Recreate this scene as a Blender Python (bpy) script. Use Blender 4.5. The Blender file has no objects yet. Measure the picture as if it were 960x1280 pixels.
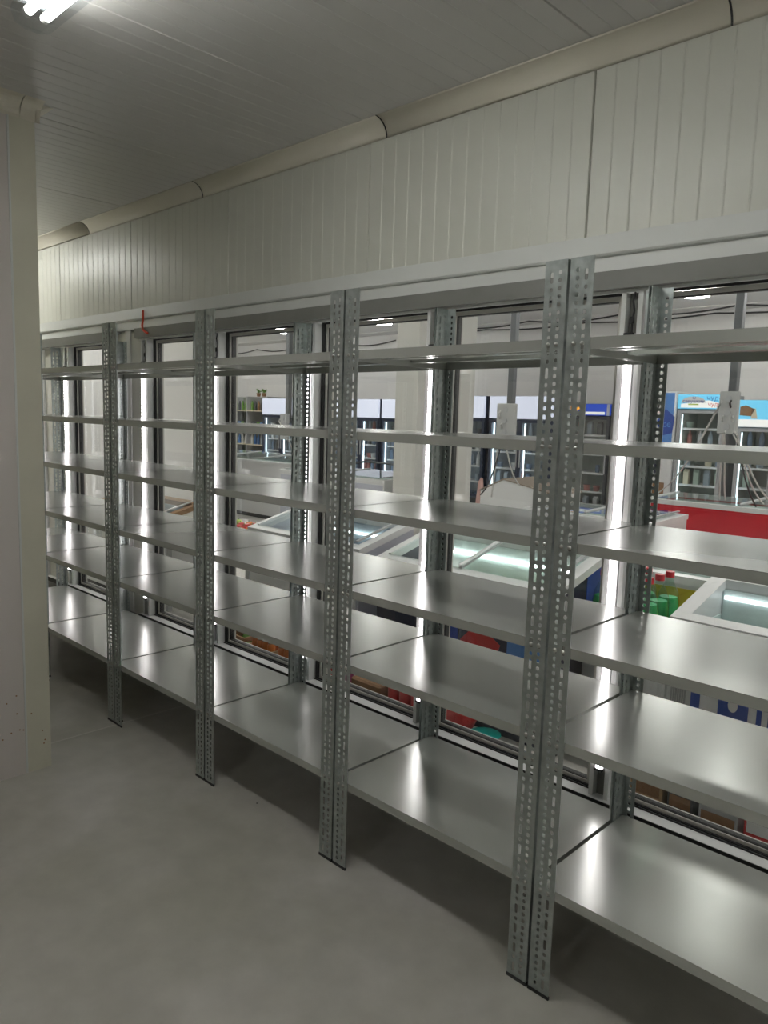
import bpy, bmesh, math, random
from mathutils import Matrix, Vector
random.seed(7)
PI = math.pi
sc = bpy.context.scene
COL = sc.collection
# ------------------------------------------------------------------ camera
F_PX, YAW, PITCH, ROLL = 936.48, 0.7642, 0.12539, 0.03065
CAM = Vector((1.0222, -1.7108, 1.5908))
fw_ = Vector((-math.sin(YAW)*math.cos(PITCH), math.cos(YAW)*math.cos(PITCH), -math.sin(PITCH)))
r_ = fw_.cross(Vector((0, 0, 1))).normalized()
u_ = r_.cross(fw_)
r2 = math.cos(ROLL)*r_ + math.sin(ROLL)*u_
u2 = -math.sin(ROLL)*r_ + math.cos(ROLL)*u_
cd = bpy.data.cameras.new('camera')
cam = bpy.data.objects.new('camera', cd)
COL.objects.link(cam)
cd.sensor_fit = 'HORIZONTAL'; cd.sensor_width = 36.0; cd.lens = F_PX*36.0/960.0
cd.clip_start = 0.05; cd.clip_end = 100
m3 = Matrix((r2, u2, -fw_)).transposed()
cam.matrix_world = Matrix.Translation(CAM) @ m3.to_4x4()
sc.camera = cam
# ------------------------------------------------------------------ world, exposure
w = bpy.data.worlds.new('world'); sc.world = w; w.use_nodes = True
w.node_tree.nodes['Background'].inputs[0].default_value = (0.8, 0.85, 0.9, 1)
w.node_tree.nodes['Background'].inputs[1].default_value = 0.05
sc.view_settings.view_transform = 'Standard'
sc.view_settings.look = 'None'
sc.view_settings.exposure = 1.5
sc.view_settings.gamma = 1.0
sc.view_settings.use_curve_mapping = False
LED_POWER = 4.2        # radiance of the led strips on the mullions
TUBE_POWER = 11.0        # radiance of the ceiling tubes in the cold room
SHOP_LAMP = 17.5        # radiance of the round ceiling lamps in the shop
# ------------------------------------------------------------------ materials
def mat(name, col, rough=0.5, metal=0.0, noise=0.0, nscale=8.0, bump=0.0, bscale=60.0, rn=0.0, emit=None, estr=0.0, spec=0.5, coat=0.0, stretch=None):
    m = bpy.data.materials.new(name); m.use_nodes = True
    nt = m.node_tree; b = nt.nodes['Principled BSDF']
    b.inputs['Base Color'].default_value = (*col, 1)
    b.inputs['Roughness'].default_value = rough
    b.inputs['Metallic'].default_value = metal
    b.inputs['Specular IOR Level'].default_value = spec
    b.inputs['Coat Weight'].default_value = coat
    tc = nt.nodes.new('ShaderNodeTexCoord')
    src = tc.outputs['Object']
    if stretch:
        mp = nt.nodes.new('ShaderNodeMapping'); mp.inputs['Scale'].default_value = stretch
        nt.links.new(src, mp.inputs['Vector']); src = mp.outputs['Vector']
    if noise > 0 or rn > 0:
        n = nt.nodes.new('ShaderNodeTexNoise'); n.inputs['Scale'].default_value = nscale
        n.inputs['Detail'].default_value = 6
        nt.links.new(src, n.inputs['Vector'])
        if noise > 0:
            mr = nt.nodes.new('ShaderNodeMapRange')
            mr.inputs['From Min'].default_value = 0.3; mr.inputs['From Max'].default_value = 0.7
            mr.inputs['To Min'].default_value = 1-noise; mr.inputs['To Max'].default_value = 1+noise
            nt.links.new(n.outputs['Fac'], mr.inputs['Value'])
            mx = nt.nodes.new('ShaderNodeVectorMath'); mx.operation = 'SCALE'
            mx.inputs[0].default_value = col
            nt.links.new(mr.outputs[0], mx.inputs['Scale'])
            nt.links.new(mx.outputs[0], b.inputs['Base Color'])
        if rn > 0:
            mr = nt.nodes.new('ShaderNodeMapRange')
            mr.inputs['From Min'].default_value = 0.3; mr.inputs['From Max'].default_value = 0.7
            mr.inputs['To Min'].default_value = max(0, rough-rn); mr.inputs['To Max'].default_value = rough+rn
            nt.links.new(n.outputs['Fac'], mr.inputs['Value'])
            nt.links.new(mr.outputs[0], b.inputs['Roughness'])
    if bump > 0:
        n2 = nt.nodes.new('ShaderNodeTexNoise'); n2.inputs['Scale'].default_value = bscale; n2.inputs['Detail'].default_value = 4
        nt.links.new(src, n2.inputs['Vector'])
        bp = nt.nodes.new('ShaderNodeBump'); bp.inputs['Strength'].default_value = bump; bp.inputs['Distance'].default_value = 0.01
        nt.links.new(n2.outputs['Fac'], bp.inputs['Height']); nt.links.new(bp.outputs[0], b.inputs['Normal'])
    if emit:
        b.inputs['Emission Color'].default_value = (*emit, 1); b.inputs['Emission Strength'].default_value = estr
    return m
M = {}
M['panel'] = mat('white_panel', (0.60, 0.60, 0.54), 0.34, noise=0.03, nscale=2.5, bump=0.02, bscale=9)
M['ceil'] = mat('ceiling_panel', (0.57, 0.56, 0.545), 0.30, noise=0.03, nscale=2.0, bump=0.02, bscale=9)
M['cove'] = mat('cove_plastic', (0.66, 0.62, 0.53), 0.4, noise=0.03, nscale=3)
M['flash'] = mat('cream_flashing', (0.60, 0.58, 0.48), 0.42, noise=0.04, nscale=5)
M['white_metal'] = mat('white_aluminium', (0.72, 0.73, 0.72), 0.35, noise=0.02)
M['beige_metal'] = mat('beige_aluminium', (0.50, 0.49, 0.45), 0.4)
M['lowgrey'] = mat('dark_lower_wall', (0.16, 0.16, 0.155), 0.35)  # darker grey than the wall panels above the doors
M['grey_metal'] = mat('grey_aluminium', (0.22, 0.22, 0.205), 0.5, metal=0.15, noise=0.05, nscale=12)
M['trim'] = mat('trim_white', (0.62, 0.63, 0.61), 0.4, noise=0.02, nscale=4)
M['gasket'] = mat('black_gasket', (0.02, 0.02, 0.02), 0.55)
M['black'] = mat('black_plastic', (0.025, 0.025, 0.027), 0.45)
M['shelf'] = mat('galvanised_shelf', (0.51, 0.523, 0.495), 0.26, metal=0.52, noise=0.015, nscale=2.0)
M['lip'] = M['shelf']
M['post'] = mat('galvanised_post', (0.44, 0.48, 0.47), 0.42, metal=0.9, noise=0.16, nscale=45, rn=0.08)
M['bolt'] = mat('zinc_bolt', (0.5, 0.5, 0.48), 0.3, metal=1.0)
M['shopwall'] = mat('shop_wall', (0.88, 0.87, 0.85), 0.6, noise=0.02, nscale=2)
M['shopceil'] = mat('shop_ceiling', (0.84, 0.83, 0.81), 0.5, noise=0.02, nscale=2)
M['shopfloor'] = mat('shop_floor', (0.62, 0.60, 0.56), 0.35, noise=0.06, nscale=3)
M['navy'] = mat('navy_frame', (0.025, 0.035, 0.07), 0.35)
M['dark'] = mat('dark_frame', (0.05, 0.055, 0.06), 0.4)
M['greyframe'] = mat('grey_cooler_frame', (0.42, 0.43, 0.44), 0.4)
M['white'] = mat('white_enamel', (0.78, 0.79, 0.79), 0.3, noise=0.01)
M['socketgrey'] = mat('aged_white_plastic', (0.45, 0.46, 0.45), 0.5)
M['lilac'] = mat('pale_enamel', (0.52, 0.54, 0.62), 0.35)
M['ice'] = mat('frosty_liner', (0.72, 0.82, 0.80), 0.45, noise=0.12, nscale=9, bump=0.5, bscale=14)
M['liner'] = mat('cooler_liner', (0.35, 0.42, 0.48), 0.5)
M['linergreen'] = mat('green_grey_liner', (0.36, 0.42, 0.37), 0.5)
M['red'] = mat('red_enamel', (0.62, 0.015, 0.03), 0.3)
M['yellow'] = mat('yellow_panel', (0.62, 0.52, 0.02), 0.45)
M['blue'] = mat('blue_print', (0.02, 0.07, 0.38), 0.35)
M['midblue'] = mat('mid_blue_print', (0.10, 0.28, 0.68), 0.35)
M['darkblue'] = mat('dark_blue_side', (0.018, 0.022, 0.055), 0.4)
M['cyan'] = mat('cyan_print', (0.15, 0.62, 0.85), 0.35)
M['teal'] = mat('teal_plastic', (0.01, 0.42, 0.36), 0.4)
M['green'] = mat('green_plastic', (0.02, 0.42, 0.12), 0.2)
M['leaf'] = mat('leafy_green', (0.13, 0.30, 0.04), 0.6, noise=0.3, nscale=30)
M['lime'] = mat('lime_print', (0.45, 0.60, 0.10), 0.5)
M['orange'] = mat('orange', (0.75, 0.22, 0.03), 0.5, noise=0.1)
M['crimson'] = mat('crimson_pack', (0.60, 0.03, 0.03), 0.35)
M['brown'] = mat('brown_card', (0.28, 0.15, 0.07), 0.8, noise=0.1, nscale=20)
M['dullbrown'] = mat('dull_brown', (0.30, 0.25, 0.20), 0.7)
M['pinkish'] = mat('pinkish_plastic', (0.60, 0.36, 0.32), 0.5)
M['palegreen'] = mat('pale_green_pack', (0.42, 0.52, 0.44), 0.5)
M['dullred'] = mat('dull_red_pack', (0.40, 0.13, 0.11), 0.5)
M['dullblue'] = mat('dull_blue_pack', (0.16, 0.24, 0.36), 0.5)
M['tan'] = mat('tan_card', (0.48, 0.32, 0.17), 0.8, noise=0.08, nscale=20)
M['plumpack'] = mat('plum_pack', (0.30, 0.03, 0.12), 0.4)
M['creampack'] = mat('cream_pack', (0.75, 0.68, 0.50), 0.45)
M['bluepack'] = mat('blue_pack', (0.08, 0.22, 0.55), 0.4)
M['whitepack'] = mat('white_pack', (0.75, 0.76, 0.76), 0.4)
M['cablewhite'] = mat('white_cable', (0.72, 0.72, 0.70), 0.4)
M['redwire'] = mat('red_wire', (0.80, 0.08, 0.03), 0.4)
M['steelpole'] = mat('steel_pole', (0.16, 0.17, 0.18), 0.35, metal=0.6)
M['led'] = mat('led_diffuser', (0.8, 0.8, 0.8), 0.4, emit=(1.0, 0.93, 0.95), estr=LED_POWER*0.28)
M['leddot'] = mat('led_chip', (0.8, 0.8, 0.8), 0.4, emit=(1.0, 0.96, 0.96), estr=LED_POWER*2.6)
M['tube'] = mat('tube_glow', (0.8, 0.8, 0.8), 0.4, emit=(1.0, 0.985, 0.91), estr=TUBE_POWER)
M['shoplamp'] = mat('shop_lamp_glow', (0.8, 0.8, 0.8), 0.4, emit=(1.0, 0.985, 0.95), estr=SHOP_LAMP)
M['coolerled'] = mat('cooler_led_glow', (0.8, 0.8, 0.8), 0.4, emit=(0.75, 0.9, 1.0), estr=1.3)
M['lightbox'] = mat('lit_box', (0.6, 0.62, 0.7), 0.4, emit=(0.62, 0.66, 0.80), estr=0.26)
M['litcyan'] = mat('lit_cyan_print', (0.15, 0.5, 0.75), 0.4, emit=(0.12, 0.50, 0.72), estr=0.25)
M['litwhite'] = mat('lit_white_print', (0.7, 0.7, 0.7), 0.4, emit=(0.75, 0.76, 0.72), estr=0.25)
M['litblue'] = mat('lit_blue_print', (0.02, 0.06, 0.4), 0.4, emit=(0.01, 0.05, 0.40), estr=0.25)
M['litorange'] = mat('lit_orange_print', (0.7, 0.3, 0.02), 0.4, emit=(0.75, 0.33, 0.03), estr=0.3)
M['freezerfill'] = mat('freezer_fill_glow', (0.8, 0.8, 0.8), 0.4, emit=(0.88, 0.97, 0.95), estr=2.8)  # glow added to brighten the lidded freezers
M['ledice'] = mat('freezer_led_glow', (0.8, 0.8, 0.8), 0.4, emit=(0.85, 0.95, 1.0), estr=0.7)

def glass(name, tint=(0.97, 0.985, 0.975), ior=1.45, boost=1.0):
    m = bpy.data.materials.new(name); m.use_nodes = True
    nt = m.node_tree; nt.nodes.clear()
    o = nt.nodes.new('ShaderNodeOutputMaterial'); mx = nt.nodes.new('ShaderNodeMixShader')
    t = nt.nodes.new('ShaderNodeBsdfTransparent'); g = nt.nodes.new('ShaderNodeBsdfGlossy')
    fr = nt.nodes.new('ShaderNodeFresnel'); fr.inputs['IOR'].default_value = ior
    g.inputs['Roughness'].default_value = 0.0
    t.inputs['Color'].default_value = (*tint, 1)
    ge = nt.nodes.new('ShaderNodeNewGeometry')     # the far face of a pane reflects like the near one
    mulf = nt.nodes.new('ShaderNodeMath'); mulf.operation = 'MULTIPLY'
    sub = nt.nodes.new('ShaderNodeMath'); sub.operation = 'SUBTRACT'; sub.inputs[0].default_value = 1.0
    nt.links.new(ge.outputs['Backfacing'], sub.inputs[1])
    nt.links.new(fr.outputs[0], mulf.inputs[0]); nt.links.new(sub.outputs[0], mulf.inputs[1])
    nt.links.new(mulf.outputs[0], mx.inputs[0])
    nt.links.new(t.outputs[0], mx.inputs[1]); nt.links.new(g.outputs[0], mx.inputs[2])
    nt.links.new(mx.outputs[0], o.inputs[0])
    return m
M['glass'] = glass('door_glass', (0.975, 0.985, 0.98), 1.95)
M['lidglass'] = glass('freezer_lid_glass', (0.96, 0.98, 0.97), 1.8)
M['clear'] = glass('clear_cover', (0.93, 0.95, 0.97), 1.4)
M['petglass'] = glass('clear_bottle', (0.80, 0.93, 0.86), 1.45)

# floor: polished concrete with faint stains and scratches
def floor_material():
    m = bpy.data.materials.new('polished_concrete'); m.use_nodes = True
    nt = m.node_tree; b = nt.nodes['Principled BSDF']; L = nt.links.new
    tc = nt.nodes.new('ShaderNodeTexCoord')
    n1 = nt.nodes.new('ShaderNodeTexNoise'); n1.inputs['Scale'].default_value = 1.3; n1.inputs['Detail'].default_value = 5; n1.inputs['Distortion'].default_value = 0.8
    n2 = nt.nodes.new('ShaderNodeTexNoise'); n2.inputs['Scale'].default_value = 9; n2.inputs['Detail'].default_value = 8
    n3 = nt.nodes.new('ShaderNodeTexVoronoi'); n3.inputs['Scale'].default_value = 4.5; n3.inputs['Randomness'].default_value = 1
    L(tc.outputs['Object'], n1.inputs[0]); L(tc.outputs['Object'], n2.inputs[0]); L(tc.outputs['Object'], n3.inputs[0])
    r = nt.nodes.new('ShaderNodeValToRGB')
    r.color_ramp.elements[0].position = 0.32; r.color_ramp.elements[0].color = (0.47, 0.455, 0.40, 1)
    r.color_ramp.elements[1].position = 0.68; r.color_ramp.elements[1].color = (0.60, 0.575, 0.545, 1)
    L(n1.outputs['Fac'], r.inputs[0])
    mx = nt.nodes.new('ShaderNodeMix'); mx.data_type = 'RGBA'; mx.blend_type = 'MULTIPLY'; mx.inputs[0].default_value = 0.5
    r2_ = nt.nodes.new('ShaderNodeValToRGB')
    r2_.color_ramp.elements[0].position = 0.3; r2_.color_ramp.elements[0].color = (0.78, 0.78, 0.78, 1)
    r2_.color_ramp.elements[1].position = 0.7; r2_.color_ramp.elements[1].color = (1.08, 1.08, 1.08, 1)
    L(n2.outputs['Fac'], r2_.inputs[0]); L(r.outputs[0], mx.inputs[6]); L(r2_.outputs[0], mx.inputs[7])
    sp = nt.nodes.new('ShaderNodeMath'); sp.operation = 'GREATER_THAN'; sp.inputs[1].default_value = 0.022
    L(n3.outputs['Distance'], sp.inputs[0])
    mx2 = nt.nodes.new('ShaderNodeMix'); mx2.data_type = 'RGBA'; mx2.blend_type = 'MIX'
    mx2.inputs[6].default_value = (0.05, 0.045, 0.04, 1)
    L(sp.outputs[0], mx2.inputs[0]); L(mx.outputs[2], mx2.inputs[7]); L(mx2.outputs[2], b.inputs['Base Color'])
    mr = nt.nodes.new('ShaderNodeMapRange'); mr.inputs['To Min'].default_value = 0.32; mr.inputs['To Max'].default_value = 0.5
    L(n2.outputs['Fac'], mr.inputs[0]); L(mr.outputs[0], b.inputs['Roughness'])
    bp = nt.nodes.new('ShaderNodeBump'); bp.inputs['Strength'].default_value = 0.08; bp.inputs['Distance'].default_value = 0.01
    L(n2.outputs['Fac'], bp.inputs['Height']); L(bp.outputs[0], b.inputs['Normal'])
    return m
M['floor'] = floor_material()
M['lightjoint'] = mat('light_joint', (0.62, 0.60, 0.56), 0.5)

# ------------------------------------------------------------------ helpers
class MB:
    def __init__(s): s.v = []; s.f = []; s.sm = []
    def add(s, vs, fs, smooth=False):
        o = len(s.v); s.v += [tuple(p) for p in vs]
        for f in fs: s.f.append(tuple(i+o for i in f)); s.sm.append(smooth)
        return s
    def box(s, x0, x1, y0, y1, z0, z1):
        if x0 > x1: x0, x1 = x1, x0
        if y0 > y1: y0, y1 = y1, y0
        if z0 > z1: z0, z1 = z1, z0
        v = [(x0,y0,z0),(x1,y0,z0),(x1,y1,z0),(x0,y1,z0),(x0,y0,z1),(x1,y0,z1),(x1,y1,z1),(x0,y1,z1)]
        return s.add(v, [(0,3,2,1),(4,5,6,7),(0,1,5,4),(1,2,6,5),(2,3,7,6),(3,0,4,7)])
    def bbox(s, x0, x1, y0, y1, z0, z1, b=0.004):
        """box with chamfered edges"""
        vs = []
        c = ((x0+x1)/2, (y0+y1)/2, (z0+z1)/2); h = (abs(x1-x0)/2, abs(y1-y0)/2, abs(z1-z0)/2)
        bm = bmesh.new(); bmesh.ops.create_cube(bm, size=1)
        for v in bm.verts: v.co = Vector((v.co.x*2*h[0]+c[0], v.co.y*2*h[1]+c[1], v.co.z*2*h[2]+c[2]))
        bmesh.ops.bevel(bm, geom=list(bm.edges), offset=min(b, min(h)*0.6), segments=1, affect='EDGES', profile=0.5)
        bm.verts.ensure_lookup_table()
        vs = [tuple(v.co) for v in bm.verts]; fs = [tuple(v.index for v in f.verts) for f in bm.faces]
        bm.free(); return s.add(vs, fs)
    def prism(s, poly, a0, a1, axis='x'):
        """extrude a 2-D polygon (the two other axes in order) from a0 to a1"""
        n = len(poly); mk = {'x': lambda a, p: (a, p[0], p[1]), 'y': lambda a, p: (p[0], a, p[1]), 'z': lambda a, p: (p[0], p[1], a)}[axis]
        v = [mk(a0, p) for p in poly] + [mk(a1, p) for p in poly]
        f = [(i, (i+1) % n, (i+1) % n+n, i+n) for i in range(n)] + [tuple(range(n-1, -1, -1)), tuple(range(n, 2*n))]
        return s.add(v, f)
    def tube(s, pts, r, n=6):
        pts = [Vector(p) for p in pts]; rings = []
        for i, p in enumerate(pts):
            d = (pts[min(i+1, len(pts)-1)] - pts[max(i-1, 0)]).normalized()
            a = d.cross(Vector((0, 0, 1)))
            if a.length < 0.1: a = d.cross(Vector((1, 0, 0)))
            a.normalize(); b = d.cross(a)
            rings.append([p + r*(math.cos(2*PI*k/n)*a + math.sin(2*PI*k/n)*b) for k in range(n)])
        vs = [q for rg in rings for q in rg]; fs = []
        for i in range(len(pts)-1):
            for k in range(n): fs.append((i*n+k, i*n+(k+1) % n, (i+1)*n+(k+1) % n, (i+1)*n+k))
        s.add(vs, fs, True)
        s.add(rings[0], [tuple(range(n-1, -1, -1))]); s.add(rings[-1], [tuple(range(n))])
        return s
    def lathe(s, prof, n=10, c=(0, 0, 0), axis='z'):
        vs = []
        for r, z in prof:
            for k in range(n):
                a = 2*PI*k/n
                p = (r*math.cos(a), r*math.sin(a), z)
                if axis == 'y': p = (p[0], p[2], p[1])
                if axis == 'x': p = (p[2], p[0], p[1])
                vs.append((p[0]+c[0], p[1]+c[1], p[2]+c[2]))
        fs = []
        for i in range(len(prof)-1):
            for k in range(n): fs.append((i*n+k, i*n+(k+1) % n, (i+1)*n+(k+1) % n, (i+1)*n+k))
        s.add(vs, fs, True)
        m = len(prof)-1
        s.add(vs[:n], [tuple(range(n-1, -1, -1))]); s.add(vs[m*n:], [tuple(range(n))])
        return s
    def mesh(s, name, m):
        me = bpy.data.meshes.new(name); me.from_pydata(s.v, [], s.f); me.validate()
        bm = bmesh.new(); bm.from_mesh(me); bmesh.ops.recalc_face_normals(bm, faces=list(bm.faces)); bm.to_mesh(me); bm.free()
        if len(me.polygons) == len(s.sm):
            for p, q in zip(me.polygons, s.sm): p.use_smooth = q
        me.materials.append(M[m] if isinstance(m, str) else m)
        return me
    def build(s, name, m, parent=None, loc=None):
        return link(name, s.mesh(name, m), parent, loc)
def link(name, me, parent=None, loc=None, rotz=0):
    o = bpy.data.objects.new(name, me); COL.objects.link(o)
    if parent: o.parent = parent
    if loc is not None: o.location = loc
    if rotz: o.rotation_euler.z = rotz
    return o
def tag(o, label, cat, group=None):
    o['label'] = label; o['category'] = cat
    if group: o['group'] = group
    return o
def thing(name, label, cat, loc=(0, 0, 0), group=None, rotz=0):
    o = bpy.data.objects.new(name, None); COL.objects.link(o); o.location = loc; o.rotation_euler.z = rotz
    o.empty_display_size = 0.1
    return tag(o, label, cat, group)
def struct(o): o['kind'] = 'structure'; return o
def sempty(name, loc=(0, 0, 0)):
    o = bpy.data.objects.new(name, None); COL.objects.link(o); o.location = loc; o.empty_display_size = 0.1
    return struct(o)
def copy_tree(o, parent=None):
    c = o.copy(); COL.objects.link(c)
    if parent: c.parent = parent
    for ch in o.children: copy_tree(ch, c)
    return c
def text_mesh(s, size, depth=0.002, m='white', parent=None, name='lettering', loc=(0, 0, 0), rot=(PI/2, 0, 0), xs=1.0):
    cu = bpy.data.curves.new(name, 'FONT'); cu.body = s; cu.size = size; cu.extrude = depth; cu.resolution_u = 2
    cu.align_x = 'CENTER'; cu.align_y = 'CENTER'
    t = bpy.data.objects.new(name, cu); COL.objects.link(t)
    dg = bpy.context.evaluated_depsgraph_get(); dg.update()
    me = bpy.data.meshes.new_from_object(t.evaluated_get(dg))
    bpy.data.objects.remove(t)
    me.materials.clear(); me.materials.append(M[m])
    o = link(name, me, parent, loc); o.rotation_euler = rot; o.scale = (xs, 1, 1)
    return o

# ------------------------------------------------------------------ sizes
W = 0.82413; D = 0.526; H = 2.0; FW = 0.065; FS = 0.038
ZS = [1.804, 1.5424, 1.2857, 1.0082, 0.750, 0.3245]
ZC = 2.795; YW = 0.60; RC = 0.07
XL, XR, YB = -6.6, 3.4, -5.0          # cold room extents
XP, YP = -2.23, -0.42                  # partition end on the left

# ------------------------------------------------------------------ cold room shell
fl = struct(MB().box(XL, XR, YB, 0.66, -0.1, 0).build('floor', 'floor'))
MB().box(-2.462, -2.450, YP+0.05, 0.595, 0.0, 0.0006).build('joint_line', 'lightjoint', fl)
ce = sempty('ceiling')
rib = 0.0858
def ribbed(a0, a1, pitch, depth, wid=0.004):
    """profile points along a panel face with shallow grooves; returns (pos, offset)"""
    pts = [(a0, depth*3), (a0+0.003, 0)]
    n = int((a1-a0)/pitch)
    for i in range(1, n+1):
        c = a0 + i*(a1-a0)/(n+1)
        pts += [(c-wid, 0), (c, depth), (c+wid, 0)]
    pts += [(a1-0.003, 0), (a1, depth*3)]
    return pts
xs = []
x = -0.285 + 1.03*4
while x > XL: xs.append(x); x -= 1.03
xs.append(XL)
for i in range(len(xs)-1):
    a1, a0 = min(xs[i], XR), xs[i+1]
    pr = ribbed(a0+0.0012, a1-0.0012, 0.075, 0.0018)
    mb = MB(); n = len(pr)
    vs = [(p, YB, ZC+o) for p, o in pr]+[(p, YW, ZC+o) for p, o in pr]
    mb.add(vs, [(k, k+1, k+1+n, k+n) for k in range(n-1)])
    mb.box(a0+0.0012, a1-0.0012, YB, YW, ZC+0.006, ZC+0.10)
    mb.build('ceiling_panel', 'ceil', ce)
wb = sempty('wall_back')
for i in range(len(xs)-1):
    a1, a0 = min(xs[i]-0.02, XR), max(xs[i+1]-0.02, XL)
    pr = ribbed(a0+0.0015, a1-0.0015, 0.0735, 0.0016)
    mb = MB(); n = len(pr)
    vs = [(p, YW+o, 2.13) for p, o in pr]+[(p, YW+o, ZC) for p, o in pr]
    mb.add(vs, [(k, k+1, k+1+n, k+n) for k in range(n-1)])
    mb.box(a0+0.0015, a1-0.0015, YW+0.006, YW+0.10, 2.06, ZC)
    mb.build('wall_panel', 'panel', wb)
# wall below the doors, and the strips between door banks
mb = MB()
mb.box(XL, XR, YW, YW+0.08, 0, 0.2955)
mb.build('lower_panel', M['lowgrey'], wb)
for a0, a1 in ((-3.555, -3.245), (-4.69, -4.335), (XL, -5.6)):
    MB().box(a0, a1, YW-0.012, YW+0.08, 0.296, 2.06).build('wall_strip', 'panel', wb)
MB().box(-3.44, -3.38, YW-0.02, YW-0.0125, 0.30, 2.075).build('cover_strip', 'trim', wb)
# header trim profile
tr = MB()
tr.prism([(YW, 2.203), (YW-0.03, 2.196), (YW-0.04, 2.135), (YW-0.036, 2.129), (YW-0.024, 2.126), (YW-0.024, 2.122), (YW-0.03, 2.075), (YW, 2.075)], XL, XR)
struct(tr.build('trim_1', 'trim'))
# cove between wall and ceiling, in lengths
cv = sempty('trim_2')
def cove_mesh(a0, a1, n=8, lift=0.0):
    mb = MB(); pts = []
    for k in range(n+1):
        a = PI/2*k/n
        pts.append((YW-RC-lift + (RC)*math.sin(a), ZC-RC-lift + (RC)*math.cos(a)))
    poly = pts + [(YW-0.001, ZC-0.001)]
    # concave quarter: centre on the room side
    mb.prism([(YW-RC, ZC-0.001)] + [(YW-RC+RC*math.sin(PI/2*k/n)-0.001, ZC-RC+RC*math.cos(PI/2*k/n)-0.001) for k in range(1, n)] + [(YW-0.001, ZC-RC), (YW-0.0005, ZC-0.0005)], a0, a1)
    mb.sm = [True if i < n else False for i in range(len(mb.sm))]
    return mb
for a0, a1 in ((XL, -5.3), (-5.3, -3.95), (-3.95, -2.6), (-2.6, -1.24), (-1.24, 0.12), (0.12, 1.47), (1.47, XR)):
    cove_mesh(a0+0.003, a1-0.003).build('cove_length', 'cove', cv)
for a in (-5.3, -3.95, -2.6, -1.24, 0.12, 1.47):
    cj = MB(); cj.prism([(YW-RC*1.0, ZC-0.001)] + [(YW-RC+(RC)*math.sin(PI/2*k/8)-0.0018, ZC-RC+(RC)*math.cos(PI/2*k/8)-0.0018) for k in range(1, 8)] + [(YW-0.001, ZC-RC), (YW-0.0005, ZC-0.0005)], a-0.0028, a+0.0028)
    cj.build('cove_joint', 'gasket', cv)
# partition on the left, its cream flashing, and cove
wl = sempty('wall_left')
MB().box(XL, XP, YB, YP-0.105, 0, ZC).build('partition_panel', mat('pinkish_panel', (0.60, 0.555, 0.53), 0.35, noise=0.03, nscale=3), wl)
MB().box(XL, XP+0.0015, YP-0.102, YP, 0, ZC).build('corner_flashing', 'flash', wl)
MB().box(XP-0.05, XP+0.0035, YP-0.108, YP-0.100, 0.0, ZC-0.07).build('flashing_edge', 'trim', wl)
mb = MB()
for k, (yy, zz) in enumerate([(-.56, .28), (-.585, .20), (-.60, .335), (-.55, .205), (-.62, .18), (-.56, .36), (-.45, .115), (-.455, .175), (-.50, .265), (-.535, .20), (-.445, .13)]):
    mb.lathe([(0.0035, 0), (0.0035, 0.001)], 6, (XP+0.0016, yy, zz), 'x')
mb.build('rivet_marks', 'brown', wl)['kind'] = 'stuff'
lc = sempty('trim_3')
mb = MB(); n = 8
mb.prism([(XP+RC, ZC-0.001)] + [(XP+RC-RC*math.sin(PI/2*k/n)+0.001, ZC-RC+RC*math.cos(PI/2*k/n)-0.001) for k in range(1, n)] + [(XP+0.002, ZC-RC), (XP+0.0005, ZC-0.0005)], YB, YP-0.06, 'y')
mb.build('cove_length', 'cove', lc)
mb = MB()
mb.prism([(XP+RC, ZC-0.001)] + [(XP+RC-RC*math.sin(PI/2*k/n)+0.001, ZC-RC+RC*math.cos(PI/2*k/n)-0.001) for k in range(1, n)] + [(XP+0.002, ZC-RC), (XP+0.0005, ZC-0.0005)], YP-0.056, YP+0.02, 'y')
mb.prism([(YP+RC, ZC-0.001)] + [(YP+RC-RC*math.sin(PI/2*k/n)+0.001, ZC-RC+RC*math.cos(PI/2*k/n)-0.001) for k in range(1, n)] + [(YP+0.002, ZC-RC), (YP+0.0005, ZC-0.0005)], XL, XP+0.02, 'x')
mb.build('cove_corner', 'cove', lc)
struct(MB().box(XR, XR+0.1, YB, 0.7, 0, ZC).build('wall_right', 'panel'))
struct(MB().box(XL, XR, YB-0.1, YB, 0, ZC).build('wall_front', 'panel'))
struct(MB().box(XL-0.1, XL, YP-0.1, 0.7, 0, ZC).build('wall_end', 'panel'))

# ------------------------------------------------------------------ display doors in the back wall
def door(n, x0, x1):
    """x0, x1: outer edges of the glazed door"""
    t = sempty('door_%d' % n, (x0, 0.615, 0.324))
    w_ = x1-x0; h = 1.691
    g = MB(); e = 0.019
    for a in ((0, e, 0, h), (w_-e, w_, 0, h), (e, w_-e, 0, 0.005), (e, w_-e, h-0.010, h)):
        g.box(a[0], a[1], -0.002, 0.006, a[2], a[3])
    g.build('gasket', 'gasket', t)
    f = MB(); e2 = 0.031; eb = 0.0165
    for a in ((e, e2, 0.0055, h-0.0105), (w_-e2, w_-e, 0.0055, h-0.0105), (e2, w_-e2, 0.0055, eb), (e2, w_-e2, h-e2+0.006, h-0.0105)):
        f.box(a[0], a[1], 0.0065, 0.05, a[2], a[3])
    f.build('door_frame', 'beige_metal', t)
    g2 = MB(); e3 = e2+0.0022
    for a in ((e2, e3, eb, h-e2+.006), (w_-e3, w_-e2, eb, h-e2+.006), (e3, w_-e3, eb, eb+0.0022), (e3, w_-e3, h-e2+0.004, h-e2+.006)):
        g2.box(a[0], a[1], 0.0120, 0.040, a[2], a[3])
    g2.build('glazing_bead', 'gasket', t)
    MB().box(e3, w_-e3, 0.017, 0.021, eb+0.0023, h-e2+.004).build('glass_pane', 'glass', t)
    MB().bbox(w_-0.036, w_-0.018, 0.051, 0.085, 0.65, 1.05).build('handle', 'black', t)
    return t
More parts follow.
